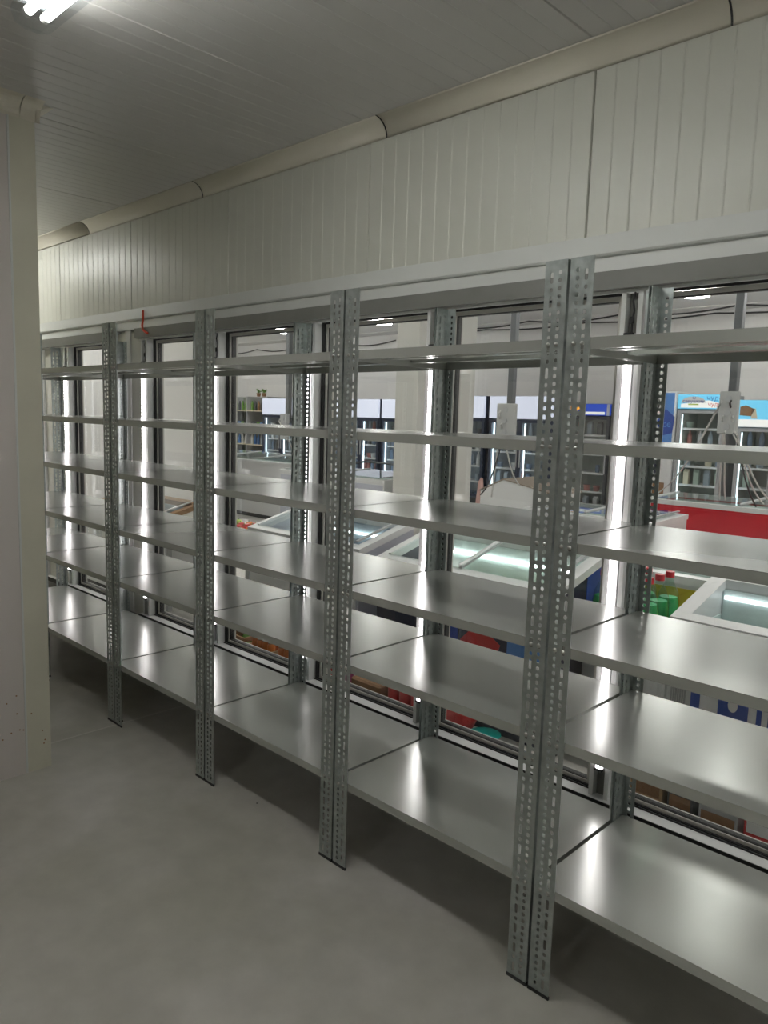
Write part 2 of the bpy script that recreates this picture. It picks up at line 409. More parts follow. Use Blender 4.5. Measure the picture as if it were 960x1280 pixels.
mull = [-0.11, -0.925, -1.672, -2.44, -3.20]      # mullion centres, -3.233 is the jamb
mx_ = [mull[0]+0.782*2, mull[0]+0.782] + mull
n = 1
fr = sempty('window_1')
for k in range(len(mx_)):
    xm = mx_[k]
    left_end = (k == len(mx_)-1); right_end = (k == 0)
    mb = MB()
    mb.box(xm-0.036, xm-0.020, 0.572, 0.61, 0.3205, 2.0078)
    mb.box(xm+0.020, xm+0.036, 0.572, 0.61, 0.3205, 2.0078)
    mb.box(xm-0.036, xm+0.036, 0.6105, 0.68, 0.3205, 2.0078)
    mb.build('mullion', 'white_metal', fr)
    MB().box(xm-0.0195, xm+0.0195, 0.600, 0.6100, 0.3205, 2.0078).build('mullion_channel', 'grey_metal', fr)
for k in range(len(mx_)-1):
    door(n, mx_[k+1]+0.038, mx_[k]-0.038); n += 1
xa, xb = -3.262, mx_[0]+0.045
def bankframe(xa, xb, parent):
    MB().box(xa, xb, 0.545, 0.575, 2.018, 2.075).build('head_rail', 'grey_metal', parent)
    MB().box(xa, xb, 0.5755, 0.612, 2.0165, 2.074).build('head_frame', 'white_metal', parent)
    MB().box(xa, xb, 0.5755, 0.585, 2.008, 2.0164).build('head_lip', 'white_metal', parent)
    mb = MB(); mb.box(xa, xb, 0.556, 0.67, 0.296, 0.320)
    mb.build('sill_rail', 'white_metal', parent)
    MB().box(xa, xb, 0.606, 0.611, 0.3202, 0.3238).build('sill_gasket', 'gasket', parent)
    MB().box(xa, xb, 0.5525, 0.5558, 0.290, 0.3195).build('sill_shade_strip', 'gasket', parent)  # black strip painting the shade of the gap before the sill
bankframe(xa, xb, fr)
# single door unit further left, and one more
fr2 = sempty('window_2')
for xm in (-3.59, -4.295):
    mb = MB(); mb.box(xm-0.036, xm-0.020, 0.572, 0.61, 0.3205, 2.0078); mb.box(xm+0.020, xm+0.036, 0.572, 0.61, 0.3205, 2.0078)
    mb.box(xm-0.036, xm+0.036, 0.6105, 0.68, 0.3205, 2.0078); mb.build('mullion', 'white_metal', fr2)
    MB().box(xm-0.0195, xm+0.0195, 0.600, 0.6100, 0.3205, 2.0078).build('mullion_channel', 'grey_metal', fr2)
door(n, -4.295+0.038, -3.59-0.038); n += 1
bankframe(-5.6, -3.553, fr2)
fr3 = sempty('window_3')
for xm in (-4.73, -5.55):
    mb = MB(); mb.box(xm-0.036, xm-0.020, 0.572, 0.61, 0.3205, 2.0078); mb.box(xm+0.020, xm+0.036, 0.572, 0.61, 0.3205, 2.0078)
    mb.box(xm-0.036, xm+0.036, 0.6105, 0.68, 0.3205, 2.0078); mb.build('mullion', 'white_metal', fr3)
door(n, -5.55+0.038, -4.73-0.038)

# led strip lights standing in the mullion channels
def led_light(label, xm, first=[None]):
    if first[0] is None:
        t = thing('strip_light', label, 'lamp', (xm, 0.56, 0.42), 'led strip lights on the door mullions')
        MB().box(-0.015, 0.015, 0.012, 0.030, 0, 1.46).build('light_body', 'white_metal', t)
        mb = MB(); pr = [(-0.0125, 0.0118), (-0.0115, 0.003), (-0.006, -0.001), (0.006, -0.001), (0.0115, 0.003), (0.0125, 0.0118)]
        mb.prism(pr, 0.008, 1.452, 'z'); mb.build('diffuser', 'led', t)
        mb = MB()
        for i in range(68): mb.box(-0.0055, 0.0055, -0.0022, -0.0012, 0.016+i*0.0212, 0.027+i*0.0212)
        mb.build('led_chips', 'leddot', t)['kind'] = 'stuff'
        for z0 in (0, 1.452):
            MB().box(-0.0152, 0.0152, -0.0015, 0.0118, z0, z0+0.008).build('end_cap', 'black', t)
        mb = MB()
        pts = [(0.0, 0.022, 1.462), (0.0, 0.022, 1.50), (0.006, 0.020, 1.53), (0.001, 0.018, 1.56), (0.005, 0.022, 1.585), (0.0, 0.024, 1.595)]
        mb.tube(pts, 0.0035, 6); mb.bbox(-0.006, 0.006, 0.014, 0.026, 1.49, 1.512, 0.002)
        mb.build('power_cord', 'black', t)
        first[0] = t
        return t
    c = copy_tree(first[0]); c.location = (xm, 0.56, 0.42); c['label'] = label
    return c
LEDS = [(mx_[0], 'led strip light at the far right end of the door bank'),
 (mx_[1], 'led strip light on the mullion behind the nearest shelving unit'),
 (mx_[2], 'glowing led strip left of the back post behind the largest front post pair'),
 (mx_[3], 'glowing led strip behind the back posts right of the second front post pair'),
 (mx_[4], 'glowing led strip half hidden by the second largest front post pair'),
 (mx_[5], 'glowing led strip just right of the third front post pair'),
 (mx_[6], 'glowing led strip below the red wire at the left end of the long door bank'),
 (-3.59, 'led strip light hidden behind the farthest visible front post pair'),
 (-4.295, 'glowing led strip left of the single door seen beside the partition'),
 (-4.73, 'glowing led strip closest to the cream partition edge')]
for xm, lb in LEDS: led_light(lb, xm)

# ------------------------------------------------------------------ shelving units
def flange(mb, length, cols, f, t=0.002):
    """perforated strip: u across 0..length, z 0.004..H; cols = [(u, pattern)]; f maps (u, w, z)"""
    edges = [0.0]; us = [c[0] for c in cols]
    half = 0.0075
    bands = []
    prev = 0.0
    for u, pat in cols:
        bands.append((prev, u-half, None)); bands.append((u-half, u+half, pat)); prev = u+half
    bands.append((prev, length, None))
    z0, z1 = 0.004, H
    def quadbox(ua, ub, za, zb):
        v = [f(ua, 0, za), f(ub, 0, za), f(ub, 0, zb), f(ua, 0, zb), f(ua, t, za), f(ub, t, za), f(ub, t, zb), f(ua, t, zb)]
        return v
    for ua, ub, pat in bands:
        if pat is None:
            mb.add(quadbox(ua, ub, z0, z1), [(0, 1, 2, 3), (4, 7, 6, 5), (0, 3, 7, 4), (1, 5, 6, 2), (0, 4, 5, 1), (3, 2, 6, 7)])
            continue
        z = z0 + 0.016
        mb.add(quadbox(ua, ub, z0, z), [(0, 1, 2, 3), (4, 7, 6, 5), (0, 4, 5, 1)])
        i = 0
        uc = (ua+ub)/2
        while z < z1-0.001:
            ch, hw, hh = pat[i % len(pat)]
            if z + ch > z1: 
                mb.add(quadbox(ua, ub, z, z1), [(0, 1, 2, 3), (4, 7, 6, 5), (3, 2, 6, 7)]); break
            zc = z + ch/2
            # hole polygon (8 points), outer cell ring (8 points)
            c = min(hw, hh)*0.55
            hole = [(hw, -hh+c), (hw, hh-c), (hw-c, hh), (-hw+c, hh), (-hw, hh-c), (-hw, -hh+c), (-hw+c, -hh), (hw-c, -hh)]
            W2, H2 = (ub-ua)/2, ch/2
            cell = [(W2, -hh+c), (W2, hh-c), (hw-c, H2), (-hw+c, H2), (-W2, hh-c), (-W2, -hh+c), (-hw+c, -H2), (hw-c, -H2)]
            corner = {1: (W2, H2), 3: (-W2, H2), 5: (-W2, -H2), 7: (W2, -H2)}
            for side in (0, t):
                vs = [f(uc+p[0], side, zc+p[1]) for p in hole] + [f(uc+p[0], side, zc+p[1]) for p in cell] + [f(uc+corner[k][0], side, zc+corner[k][1]) for k in (1, 3, 5, 7)]
                fs = []
                for k in range(8):
                    k2 = (k+1) % 8
                    if k in (1, 3, 5, 7): fs.append((k, 8+k, 16+(k//2), 8+k2, k2))
                    else: fs.append((k, 8+k, 8+k2, k2))
                mb.add(vs, fs)
            vs = [f(uc+p[0], 0, zc+p[1]) for p in hole] + [f(uc+p[0], t, zc+p[1]) for p in hole]
            mb.add(vs, [(k, (k+1) % 8, (k+1) % 8+8, k+8) for k in range(8)])
            z += ch; i += 1
SLOT = [(0.034, 0.0046, 0.0140), (0.026, 0.0048, 0.0055)]
RND = [(0.020, 0.0050, 0.0056)]
def post_mesh(name, sx, sy, long_x):
    """corner at origin; flanges go towards sx*x and sy*y"""
    mb = MB()
    lx, ly = (FW, FS) if long_x else (FS, FW)
    cx = [(0.021, RND), (0.045, SLOT)] if long_x else [(0.021, RND)]
    cy = [(0.021, RND)] if long_x else [(0.021, RND), (0.045, SLOT)]
    flange(mb, lx, cx, lambda u, w_, z: (sx*u, sy*w_, z))
    flange(mb, ly-0.002, cy, lambda u, w_, z: (sx*w_, sy*(u+0.002), z))
    me = bpy.data.meshes.new(name); me.from_pydata(mb.v, [], mb.f)
    bm = bmesh.new(); bm.from_mesh(me); bmesh.ops.remove_doubles(bm, verts=list(bm.verts), dist=0.00005)
    bmesh.ops.recalc_face_normals(bm, faces=list(bm.faces)); bm.to_mesh(me); bm.free()
    me.materials.append(M['post']); return me, lx, ly
G = 0.004; WU = W - 2*G
def make_unit():
    t = thing('shelving_unit', '', 'shelving', (G, 0, 0), 'galvanised shelving units along the door wall')
    for nm, x, y, sx, sy, lg in (('front_left', 0, 0, 1, 1, True), ('front_right', WU, 0, -1, 1, True), ('back_left', 0, D, 1, -1, False), ('back_right', WU, D, -1, -1, False)):
        me, lx, ly = post_mesh('post_'+nm, sx, sy, lg)
        p = link('post', me, t, (x, y, 0))
        fm = MB(); fm.box(-0.0015*sx, sx*(lx+0.001), -0.0015*sy, sy*0.0045, 0, 0.010); fm.box(-0.0015*sx, sx*0.0045, -0.0015*sy, sy*(ly+0.001), 0, 0.010)
        fm.build('foot_cap', 'black', p)
        for z in ZS:
            us = (0.021, 0.045) if lg else (0.021,)
            for u in us:
                bm_ = MB(); bm_.lathe([(0.0062, 0), (0.0062, 0.0015), (0.0045, 0.0040), (0.0018, 0.0048)], 8, (0, 0, 0), 'y')
                me_b = BOLT.setdefault('m', None) or bm_.mesh('bolt', 'bolt'); BOLT['m'] = me_b
                b = link('bolt', me_b, p, (sx*u, -sy*0.0002, z-0.0145))
                if sy > 0: b.rotation_euler.z = PI
    a, b_, c, d = 0.0026, WU-0.0026, 0.0026, D-0.0026
    sm = MB(); tz = 0.0012; lp = 0.028
    # tray: top plate with folded lips and returns
    sm.box(a, b_, c, d, -tz, 0)
    sm.box(a, b_, c, c+tz, -lp, -tz); sm.box(a, b_, d-tz, d, -lp, -tz)
    sm.box(a, a+tz, c+tz, d-tz, -lp, -tz); sm.box(b_-tz, b_, c+tz, d-tz, -lp, -tz)
    sm.box(a+tz, b_-tz, c+tz, c+0.014, -lp, -lp+tz); sm.box(a+tz, b_-tz, d-0.014, d-tz, -lp, -lp+tz)
    sme = sm.mesh('shelf', 'shelf')
    st = MB()
    for yy in (D*0.36, D*0.66):
        st.prism([(yy-0.03, -tz-0.0002), (yy-0.022, -tz-0.014), (yy+0.022, -tz-0.014), (yy+0.03, -tz-0.0002)], a+0.004, b_-0.004)
    stm = st.mesh('stiffener', 'shelf')
    clm = MB().box(0, 0.014, c+0.0142, c+0.030, -lp+0.001, -lp+0.008).mesh('clip', 'black')
    for z in ZS:
        s = link('shelf', sme, t, (0, 0, z)); link('stiffener', stm, s)
        for xx in (0.16, 0.40, 0.64): link('clip', clm, s, (xx, 0, 0))
    return t
BOLT = {}
unit = make_unit()
ULAB = ['nearest galvanised shelving unit at the right, running out of the frame',
 'galvanised shelving unit in the centre between the largest and second largest front post pairs',
 'galvanised shelving unit left of centre between the second and third front post pairs',
 'galvanised shelving unit between the third post pair and the farthest visible front post pair',
 'galvanised shelving unit half covered by the cream partition on the left',
 'galvanised shelving unit whose back post shows just beside the partition edge',
 'farthest galvanised shelving unit hidden behind the left partition']
for k in range(6):
    u = unit if k == 0 else copy_tree(unit)
    u.location = (G - k*W, 0, 0); u['label'] = ULAB[k]
    if k == 4: u.location.x = G-4*W-0.07; u.scale.x = 1.085
    if k == 5: u.location.x = G-5*W-0.16; u.scale.x = 1.10

# ------------------------------------------------------------------ ceiling battens in the cold room
def batten(x0, y0, label, L=1.26):
    t = thing('batten_light', label, 'lamp', (x0, y0, ZC), 'twin tube batten lights on the cold room ceiling')
    mb = MB(); mb.bbox(0, L, -0.055, 0.055, -0.035, -0.001, 0.008); mb.build('housing', 'greyframe', t)
    cvm = MB(); cvm.prism([(-0.056, -0.036), (-0.062, -0.055), (-0.050, -0.088), (-0.02, -0.098), (0.02, -0.098), (0.050, -0.088), (0.062, -0.055), (0.056, -0.036)], -0.006, L+0.006)
    cvm.build('clear_cover', 'clear', t)
    for s in (-1, 1):
        tb = MB(); tb.lathe([(0.013, 0.04), (0.013, L-0.04)], 12, (0, s*0.026, -0.062), 'x'); o = tb.build('tube', 'tube', t)
        for a in (0.02, L-0.04):
            MB().lathe([(0.014, a), (0.014, a+0.0195)], 12, (0, s*0.026, -0.062), 'x').build('tube_cap', 'white_metal', o)
    return t
batten(-1.41, -0.742, 'twin tube batten light at the top left edge of the picture')
batten(0.75, -0.715, 'added unseen twin tube batten light over the nearest shelving unit, above the picture')  # unseen lamp added to light wall and ceiling from above
batten(-0.6, -3.2, 'twin tube batten light behind the camera')
batten(-5.6, 0.03, 'added unseen twin tube batten light brightening the aisle behind the partition')  # hidden lamp added to lighten the left wall and ceiling

# red wire hanging from the trim
mb = MB(); mb.tube([(-3.17, 0.553, 2.175), (-3.165, 0.55, 2.12), (-3.16, 0.541, 2.085), (-3.145, 0.537, 2.062), (-3.12, 0.5365, 2.048), (-3.09, 0.5375, 2.038)], 0.0065, 6)
tag(mb.build('red_wire', 'redwire'), 'short red wire hanging over the grey head rail', 'wire')

#SHOP
# ------------------------------------------------------------------ the shop behind the glass
SX0, SX1, SY0, SY1, SZ = -16.0, 5.0, 0.70, 9.4, 3.24
struct(MB().box(SX0, SX1, 0.661, SY1, -0.1, -0.0005).build('floor_shop', 'shopfloor'))
struct(MB().box(SX0, SX1, 0.70, SY1, SZ, SZ+0.1).build('ceiling_shop', 'shopceil'))
struct(MB().box(SX0, SX1, SY1, SY1+0.1, 0, SZ).build('wall_far', 'shopwall'))
struct(MB().box(SX0-0.1, SX0, SY0, SY1, 0, SZ).build('wall_shop_left', 'shopwall'))
struct(MB().box(SX1, SX1+0.1, SY0, SY1, 0, SZ).build('wall_shop_right', 'shopwall'))
struct(MB().box(SX0, XL, 0.60, 0.70, 0, SZ).build('wall_shop_near', 'shopwall'))
struct(MB().box(-7.8, -7.7, 0.705, 4.0, 0, SZ).build('wall_partition', 'shopwall'))
col = MB(); col.bbox(-4.53, -4.21, 4.2, 5.17, 0, SZ, 0.006)
o = struct(col.build('wall_column', mat('column_white', (0.66, 0.66, 0.62), 0.5)))
# ribs / beam of the shop ceiling
be = sempty('trim_4')
for i, yy in enumerate((8.9, 7.9, 5.9, 3.9, 1.9)):
    MB().box(-7.6 if yy < 4 else SX0, SX1, yy, yy+0.03, SZ-0.012, SZ-0.0005).build('ceiling_batten', 'shopceil', be)
# round lamps; the front row is unseen, added to brighten the shop
lamp = None
k = 0
spots = []
for yy, rn_, row in ((7.62, 'back', ((-2.79, 'above the two printed coolers'), (-8.1, 'above the white lightbox coolers'), (-10.75, 'above the left coolers'), (-13.6, 'nearest to the left shop wall'), (0.6, 'on the right side'), (3.4, 'nearest to the right shop wall'))),
                     (4.9, 'middle', ((-1.1, 'above the red freezer'), (1.8, 'on the right side'), (-9.0, 'left of the white column'), (-12.6, 'nearest to the left shop wall'))),
                     (1.75, 'added front', ((-2.4, 'above the blue sided freezer'), (-4.8, 'above the produce crates'), (-7.0, 'beside the partition'), (0.0, 'above the open freezer'), (2.4, 'right of the open freezer'), (4.3, 'nearest to the right shop wall')))):
    for xx, nm_ in row: spots.append((xx, yy, 'round ceiling lamp of the %s row, the one %s' % (rn_, nm_)))
for x, y, lb in spots:
    if lamp is None:
        lamp = thing('ceiling_lamp', lb, 'lamp', (x, y, SZ), 'round ceiling lamps in the shop')
        MB().lathe([(0.175, -0.0005), (0.175, -0.012)], 24).build('lamp_body', 'white', lamp)
        MB().lathe([(0.165, -0.0125), (0.165, -0.070), (0.14, -0.082)], 24).build('diffuser', 'shoplamp', lamp)
    else:
        c = copy_tree(lamp); c.location = (x, y, SZ); c['label'] = lb
        if abs(x+1.1) < 0.01: c.scale = (0.7, 0.7, 0.8)
# small ceiling box near the left pole
t = thing('ceiling_bracket', 'small grey metal box and bars fixed under the shop ceiling at the left', 'bracket', (-6.2, 4.2, SZ))
MB().box(-0.7, 0.5, -0.03, 0.03, -0.06, -0.02).build('bar', 'steelpole', t)
MB().box(-0.3, -0.1, -0.3, 0.3, -0.02, -0.001).build('plate', 'white_metal', t)
MB().bbox(-0.28, -0.12, -0.1, 0.1, -0.14, -0.061).build('box', 'greyframe', t)
# black cable along the far wall / ceiling
def cable(x0, x1, y, z, sag, n, label):
    pts = []
    for i in range(n+1):
        tt = i/n
        pts.append((x0+(x1-x0)*tt, y, z - sag*abs(math.sin(PI*tt*4))))
    mb = MB(); mb.tube(pts, 0.012, 5); tag(mb.build('power_cable', 'black'), label, 'cable')
cable(-9.2, -1.2, 9.35, 3.20, 0.04, 48, 'black cable running along the top of the far wall at the right')
cable(-15.5, -9.4, 9.35, 3.12, 0.07, 40, 'black cable sagging along the top of the far wall at the left')
cable(-7.5, -1.0, 8.7, 3.19, 0.06, 40, 'second black cable under the shop ceiling in front of the far wall')

# ---- power poles with socket boxes
def pole(x, y, zb, label, cables, wbox=0.075, boxm='socketgrey'):
    t = thing('power_pole', label, 'pole', (x, y, 0), 'square power poles dropping from the shop ceiling')
    MB().bbox(-0.026, 0.026, -0.026, 0.026, zb-0.05, SZ-0.001, 0.003).build('conduit', 'steelpole', t)
    MB().box(-0.030, -0.0265, -0.020, 0.02, zb, SZ-0.001).build('cover_strip', 'white', t)
    b = MB().bbox(-wbox*0.8, wbox*0.8, -0.075, -0.03, zb-0.28, zb, 0.006).build('socket_box', boxm, t)
    for j in range(3):
        MB().lathe([(0.022, -0.0805), (0.022, -0.0755)], 10, (0, 0, zb-0.05-0.09*j), 'y').build('socket', 'greyframe', b)
    for j, (cx, cy, cz, cm) in enumerate(cables):
        p0 = Vector((0.02*(j-2), -0.083, zb-0.06-0.1*(j % 3)))
        p1 = Vector((cx-x, cy-y, cz))
        pts = [p0, p0+Vector((0, -0.02, -0.02))]
        for s in range(1, 9):
            q = p0.lerp(p1, s/8); q.z -= 0.10*math.sin(PI*s/8); pts.append(q)
        mb = MB(); mb.tube(pts, 0.0065, 5); mb.build('cable', cm, t)
    return t
pole(-0.805, 3.5, 1.83, 'grey power pole with a white socket box and fanned cables before the printed coolers',
     [(-1.90, 4.95, .98, 'cablewhite'), (-1.35, 4.95, .98, 'cablewhite'), (-1.30, 4.95, .98, 'cablewhite'), (-0.88, 4.4, 1.0, 'black'), (-0.98, 4.9, .98, 'cablewhite'), (-0.75, 4.6, .98, 'cablewhite')])
pole(-2.56, 3.5, 1.735, 'grey power pole with a white box hung with cables left of the largest post pair',
     [(-3.0, 3.9, .9, 'cablewhite'), (-2.9, 4.2, 1.0, 'cablewhite'), (-3.05, 3.8, .92, 'black')], 0.11)
pole(-5.46, 3.5, 1.60, 'grey power pole left of the white column, ending behind the lightbox cooler', [(-5.5, 3.9, .9, 'cablewhite')], 0.07, 'greyframe')

# ---- upright coolers along the far wall; products inside are things of their own
SHAPES = {}
CN = dict(palegreen='pale green', dullred='dull red', dullblue='dull blue', crimson='red', whitepack='white', bluepack='blue', dark='dark grey', liner='grey blue', teal='teal', creampack='cream', lime='lime green', plumpack='plum', leaf='green', brown='brown', orange='orange')
def product_mesh(kind, m):
    key = (kind, m)
    if key in SHAPES: return SHAPES[key]
    mb = MB()
    if kind == 'bottle': mb.lathe([(0.032, 0), (0.034, 0.12), (0.030, 0.16), (0.013, 0.20), (0.013, 0.225)], 8)
    elif kind == 'carton': mb.prism([(-0.035, 0), (0.035, 0), (0.035, 0.17), (0, 0.205), (-0.035, 0.17)], -0.035, 0.035, 'x')
    elif kind == 'tub': mb.lathe([(0.042, 0), (0.052, 0.08), (0.055, 0.082), (0.055, 0.09)], 10)
    elif kind == 'can': mb.lathe([(0.028, 0), (0.033, 0.008), (0.033, 0.115), (0.027, 0.122)], 10)
    elif kind == 'pack': mb.bbox(-0.053, 0.053, -0.03, 0.03, 0, 0.13, 0.012)
    SHAPES[key] = mb.mesh(kind, m); return SHAPES[key]
PAL = {'dark': ['dullred', 'liner', 'dullblue', 'dullblue', 'dark', 'liner', 'dullblue', 'whitepack'],
       'milk': ['whitepack', 'creampack', 'palegreen', 'dullblue', 'dullred', 'creampack', 'palegreen', 'liner']}
def cooler(name, x0, x1, ztop, hh, style, label, doors=1, z0=0.0, plabel='', hdr=None, depth=0.62, nshelf=5, per=5, yf=8.6):
    w_ = x1-x0
    t = thing(name, label, 'cooler', (x0, yf, z0), None)
    fm = {'navy': 'navy', 'grey': 'greyframe', 'dark': 'dark', 'white': 'white'}[style]
    lin = {'navy': 'liner', 'grey': 'linergreen', 'dark': 'linergreen', 'white': 'linergreen'}[style]
    zt = ztop; zd = ztop-hh
    b = MB(); tk = 0.035
    b.box(0, tk, 0.0, depth, 0.02, zt); b.box(w_-tk, w_, 0.0, depth, 0.02, zt)
    b.box(tk, w_-tk, depth-tk, depth, 0.02, zt); b.box(tk, w_-tk, 0, depth-tk, 0.02, 0.28); b.box(tk, w_-tk, 0, depth-tk, zd, zt)
    b.build('cabinet', fm if style != 'grey' else 'greyframe', t)
    li = MB(); li.box(tk+0.001, w_-tk-0.001, depth-tk-0.012, depth-tk-0.001, 0.281, zd-0.001)
    li.box(tk+0.001, tk+0.01, 0.01, depth-tk-0.013, 0.281, zd-0.001); li.box(w_-tk-0.01, w_-tk-0.001, 0.01, depth-tk-0.013, 0.281, zd-0.001)
    li.build('liner', lin, t)
    h = MB(); h.bbox(0.004, w_-0.004, -0.055, -0.001, zd+0.005, zt-0.004, 0.006)
    h = h.build('header', 'lightbox' if hdr == 'plain' else ('litcyan' if hdr in ('milk', 'food') else ('litblue' if hdr == 'blue' else 'white')), t)
    yh = -0.0555
    if hdr == 'milk':
        pr = MB(); pr.prism([(0.05, zd+0.02), (w_-0.01, zd+0.02), (w_-0.01, zd+0.07), (0.42, zd+0.12), (0.05, zd+0.07)], yh-0.001, yh, 'y'); pr.build('pale_print', 'litwhite', h)
        cp = [(0.22+0.17*math.cos(a*PI/8), zd+0.085+0.085*math.sin(a*PI/8)) for a in range(9)]
        MB().prism(cp, yh-0.002, yh-0.0011, 'y').build('cloud_print', 'whitepack', h)
        text_mesh('савушкин', 0.062, 0.0005, 'blue', h, 'lettering', (0.22, yh-0.003, zd+0.105))
        text_mesh('ω', 0.06, 0.0005, 'blue', h, 'crown_mark', (0.225, yh-0.003, zd+0.155))
        MB().box(0.15, 0.29, yh-0.003, yh-0.0021, zd+0.055, zd+0.072).build('green_line', 'lime', h)
        text_mesh('ЧУДО', 0.075, 0.0005, 'blue', h, 'lettering', (0.50, yh-0.003, zd+0.135))
        text_mesh('чудо', 0.075, 0.0005, 'crimson', h, 'lettering', (0.50, yh-0.003, zd+0.065))
    if hdr == 'food':
        MB().box(0.0, w_, yh-0.001, yh, zd+0.005, zd+0.10).build('pale_print', 'litwhite', h)
        MB().prism([(0.03, zd+0.15), (0.17, zd+0.14), (0.21, zd+0.23), (0.10, zd+0.28), (0.03, zd+0.26)], yh-0.002, yh-0.0011, 'y').build('food_print', 'brown', h)
        MB().prism([(0.17, zd+0.11), (0.25, zd+0.11), (0.22, zd+0.24), (0.185, zd+0.24)], yh-0.002, yh-0.0011, 'y').build('cream_print', 'creampack', h)
        text_mesh('M', 0.15, 0.0005, 'litwhite', h, 'lettering', (0.46, yh-0.003, zd+0.20))
    if hdr == 'blue':
        hp = w_*0.45
        MB().prism([(0.02, zd+0.075), (hp-0.05, zd+0.075), (hp, zd+0.115), (hp-0.05, zd+0.155), (0.02, zd+0.155)], yh-0.001, yh, 'y').build('arrow_print', 'litorange', h)
        text_mesh('ООО', 0.06, 0.0005, 'brown', h, 'lettering', (hp-0.14, yh-0.003, zd+0.115))
        MB().box(0.02, w_-0.08, yh-0.001, yh, zd+0.02, zd+0.060).build('pale_print', 'litwhite', h)
        MB().box(w_-0.05, w_-0.005, yh-0.001, yh, zd+0.006, zt-0.006).build('side_print', 'lilac', h)
    # shelves
    zs = [0.30+(zd-0.34-0.30)*i/(nshelf-1) for i in range(nshelf)] if nshelf > 1 else [0.3]
    zs = [0.281] + [0.281+(zd-0.281)*i/nshelf for i in range(1, nshelf)]
    for z in zs[1:]:
        MB().box(tk+0.011, w_-tk-0.011, 0.10, depth-tk-0.014, z-0.012, z).build('shelf', 'whitepack', t)
        MB().box(tk+0.011, w_-tk-0.011, 0.094, 0.0995, z-0.024, z+0.006).build('price_rail', 'whitepack', t)
    # doors
    dw = (w_-0.01)/doors
    for i in range(doors):
        a, b2 = 0.005+i*dw, 0.005+(i+1)*dw-0.003
        d = MB(); fr_ = 0.045
        d.box(a, a+fr_, -0.035, -0.001, 0.30, zd-0.01); d.box(b2-fr_, b2, -0.035, -0.001, 0.30, zd-0.01)
        d.box(a+fr_, b2-fr_, -0.035, -0.001, 0.30, 0.345); d.box(a+fr_, b2-fr_, -0.035, -0.001, zd-0.055, zd-0.01)
        dd = d.build('door', fm, t)
        MB().box(a+fr_+0.0005, b2-fr_-0.0005, -0.020, -0.015, 0.3455, zd-0.0555).build('glass_pane', 'glass', dd)
        hx = b2-0.03 if i % 2 == 0 else a+0.03
        MB().bbox(hx-0.008, hx+0.008, -0.06, -0.0355, 0.85, 1.25, 0.004).build('handle', 'greyframe', dd)
        if style == 'navy':
            MB().box(a+fr_+0.012, a+fr_+0.034, 0.012, 0.022, 0.36, zd-0.07).build('light_strip', 'coolerled', t)
    if style in ('grey', 'white'):
        for xx in (tk+0.012, w_-tk-0.024):
            MB().box(xx, xx+0.012, 0.02, 0.03, 0.36, zd-0.07).build('light_strip', 'coolerled', t)
    if style != 'white':
        v = MB().box(0.02, w_-0.02, -0.012, -0.001, 0.05, 0.27).build('vent_grille', 'black', t)
    # products
    kinds = ['bottle', 'carton', 'tub', 'can'] if style != 'grey' else ['tub', 'carton', 'tub', 'bottle']
    if plabel:
        for si, z in enumerate(zs):
            kd = kinds[(si+int(x0*10)) % len(kinds)]
            avail = w_-2*tk-0.14
            for i in range(per):
                if random.random() < 0.12: continue
                pm = random.choice(PAL['milk' if style == 'grey' else 'dark'])
                ob = link({'bottle': 'bottle', 'carton': 'carton', 'tub': 'tub', 'can': 'can'}[kd], product_mesh(kd, pm), None,
                          (x0+tk+0.07+avail*i/(per-1), yf+0.19+random.uniform(-.01, .01), z0+z+0.0005))
                tag(ob, '%s %s %s' % (CN[pm], kd, plabel), kd, 'packs '+plabel)
    return t
lc_ = 'white lightbox cooler with navy doors, '
cooler('cooler', -12.68, -11.40, 1.935, 0.36, 'navy', lc_+'leftmost, seen left of the second front post pair', 2, plabel='in the leftmost white lightbox cooler', hdr='plain', per=8)
cooler('cooler', -11.32, -10.12, 1.935, 0.36, 'navy', lc_+'mostly behind the second front post pair', 2, hdr='plain', plabel='in the lightbox cooler behind the second front post pair', per=8)
cooler('cooler', -10.06, -9.04, 1.935, 0.36, 'navy', 'white lightbox cooler with dark blue doors just right of the second front post pair', 2, hdr='plain', plabel='in the lightbox cooler right of the second post pair', per=8)
cooler('cooler', -8.96, -7.92, 1.935, 0.36, 'navy', lc_+'cut off by the left side of the white column', 2, hdr='plain', plabel='in the lightbox cooler at the left of the white column', per=8)
cooler('cooler', -7.84, -6.56, 2.0, 0.37, 'navy', lc_+'emerging at the right side of the white column', 2, hdr='plain', plabel='in the lightbox cooler right of the white column', per=8)
cooler('cooler', -6.46, -5.24, 2.0, 0.37, 'navy', lc_+'behind the centre power pole', 2, hdr='plain', plabel='in the lightbox cooler behind the centre power pole', per=8)
cooler('cooler', -5.15, -4.29, 1.89, 0.18, 'dark', 'black cooler with a blue and orange header right of the largest post pair', 1, hdr='blue', plabel='in the black cooler with the blue header', per=5)
t = cooler('cooler', -4.22, -3.70, 1.86, 0.10, 'white', 'narrow white cooler half hidden by the brightest led strip', 1, nshelf=4)
cooler('cooler', -3.30, -2.66, 2.03, 0.20, 'grey', 'grey framed cooler with a milk header showing a white cloud and blue lettering', 1, hdr='milk', plabel='in the cooler with the milk header', nshelf=6, per=4)
cooler('cooler', -2.50, -1.55, 1.96, 0.35, 'grey', 'grey framed cooler with a bright cyan food header at the right edge', 2, hdr='food', plabel='in the cooler with the cyan food header', nshelf=5, per=6)
cooler('cooler', -1.46, -0.50, 1.96, 0.35, 'grey', 'grey framed cooler just outside the right edge of the picture', 2, hdr='food', nshelf=6)
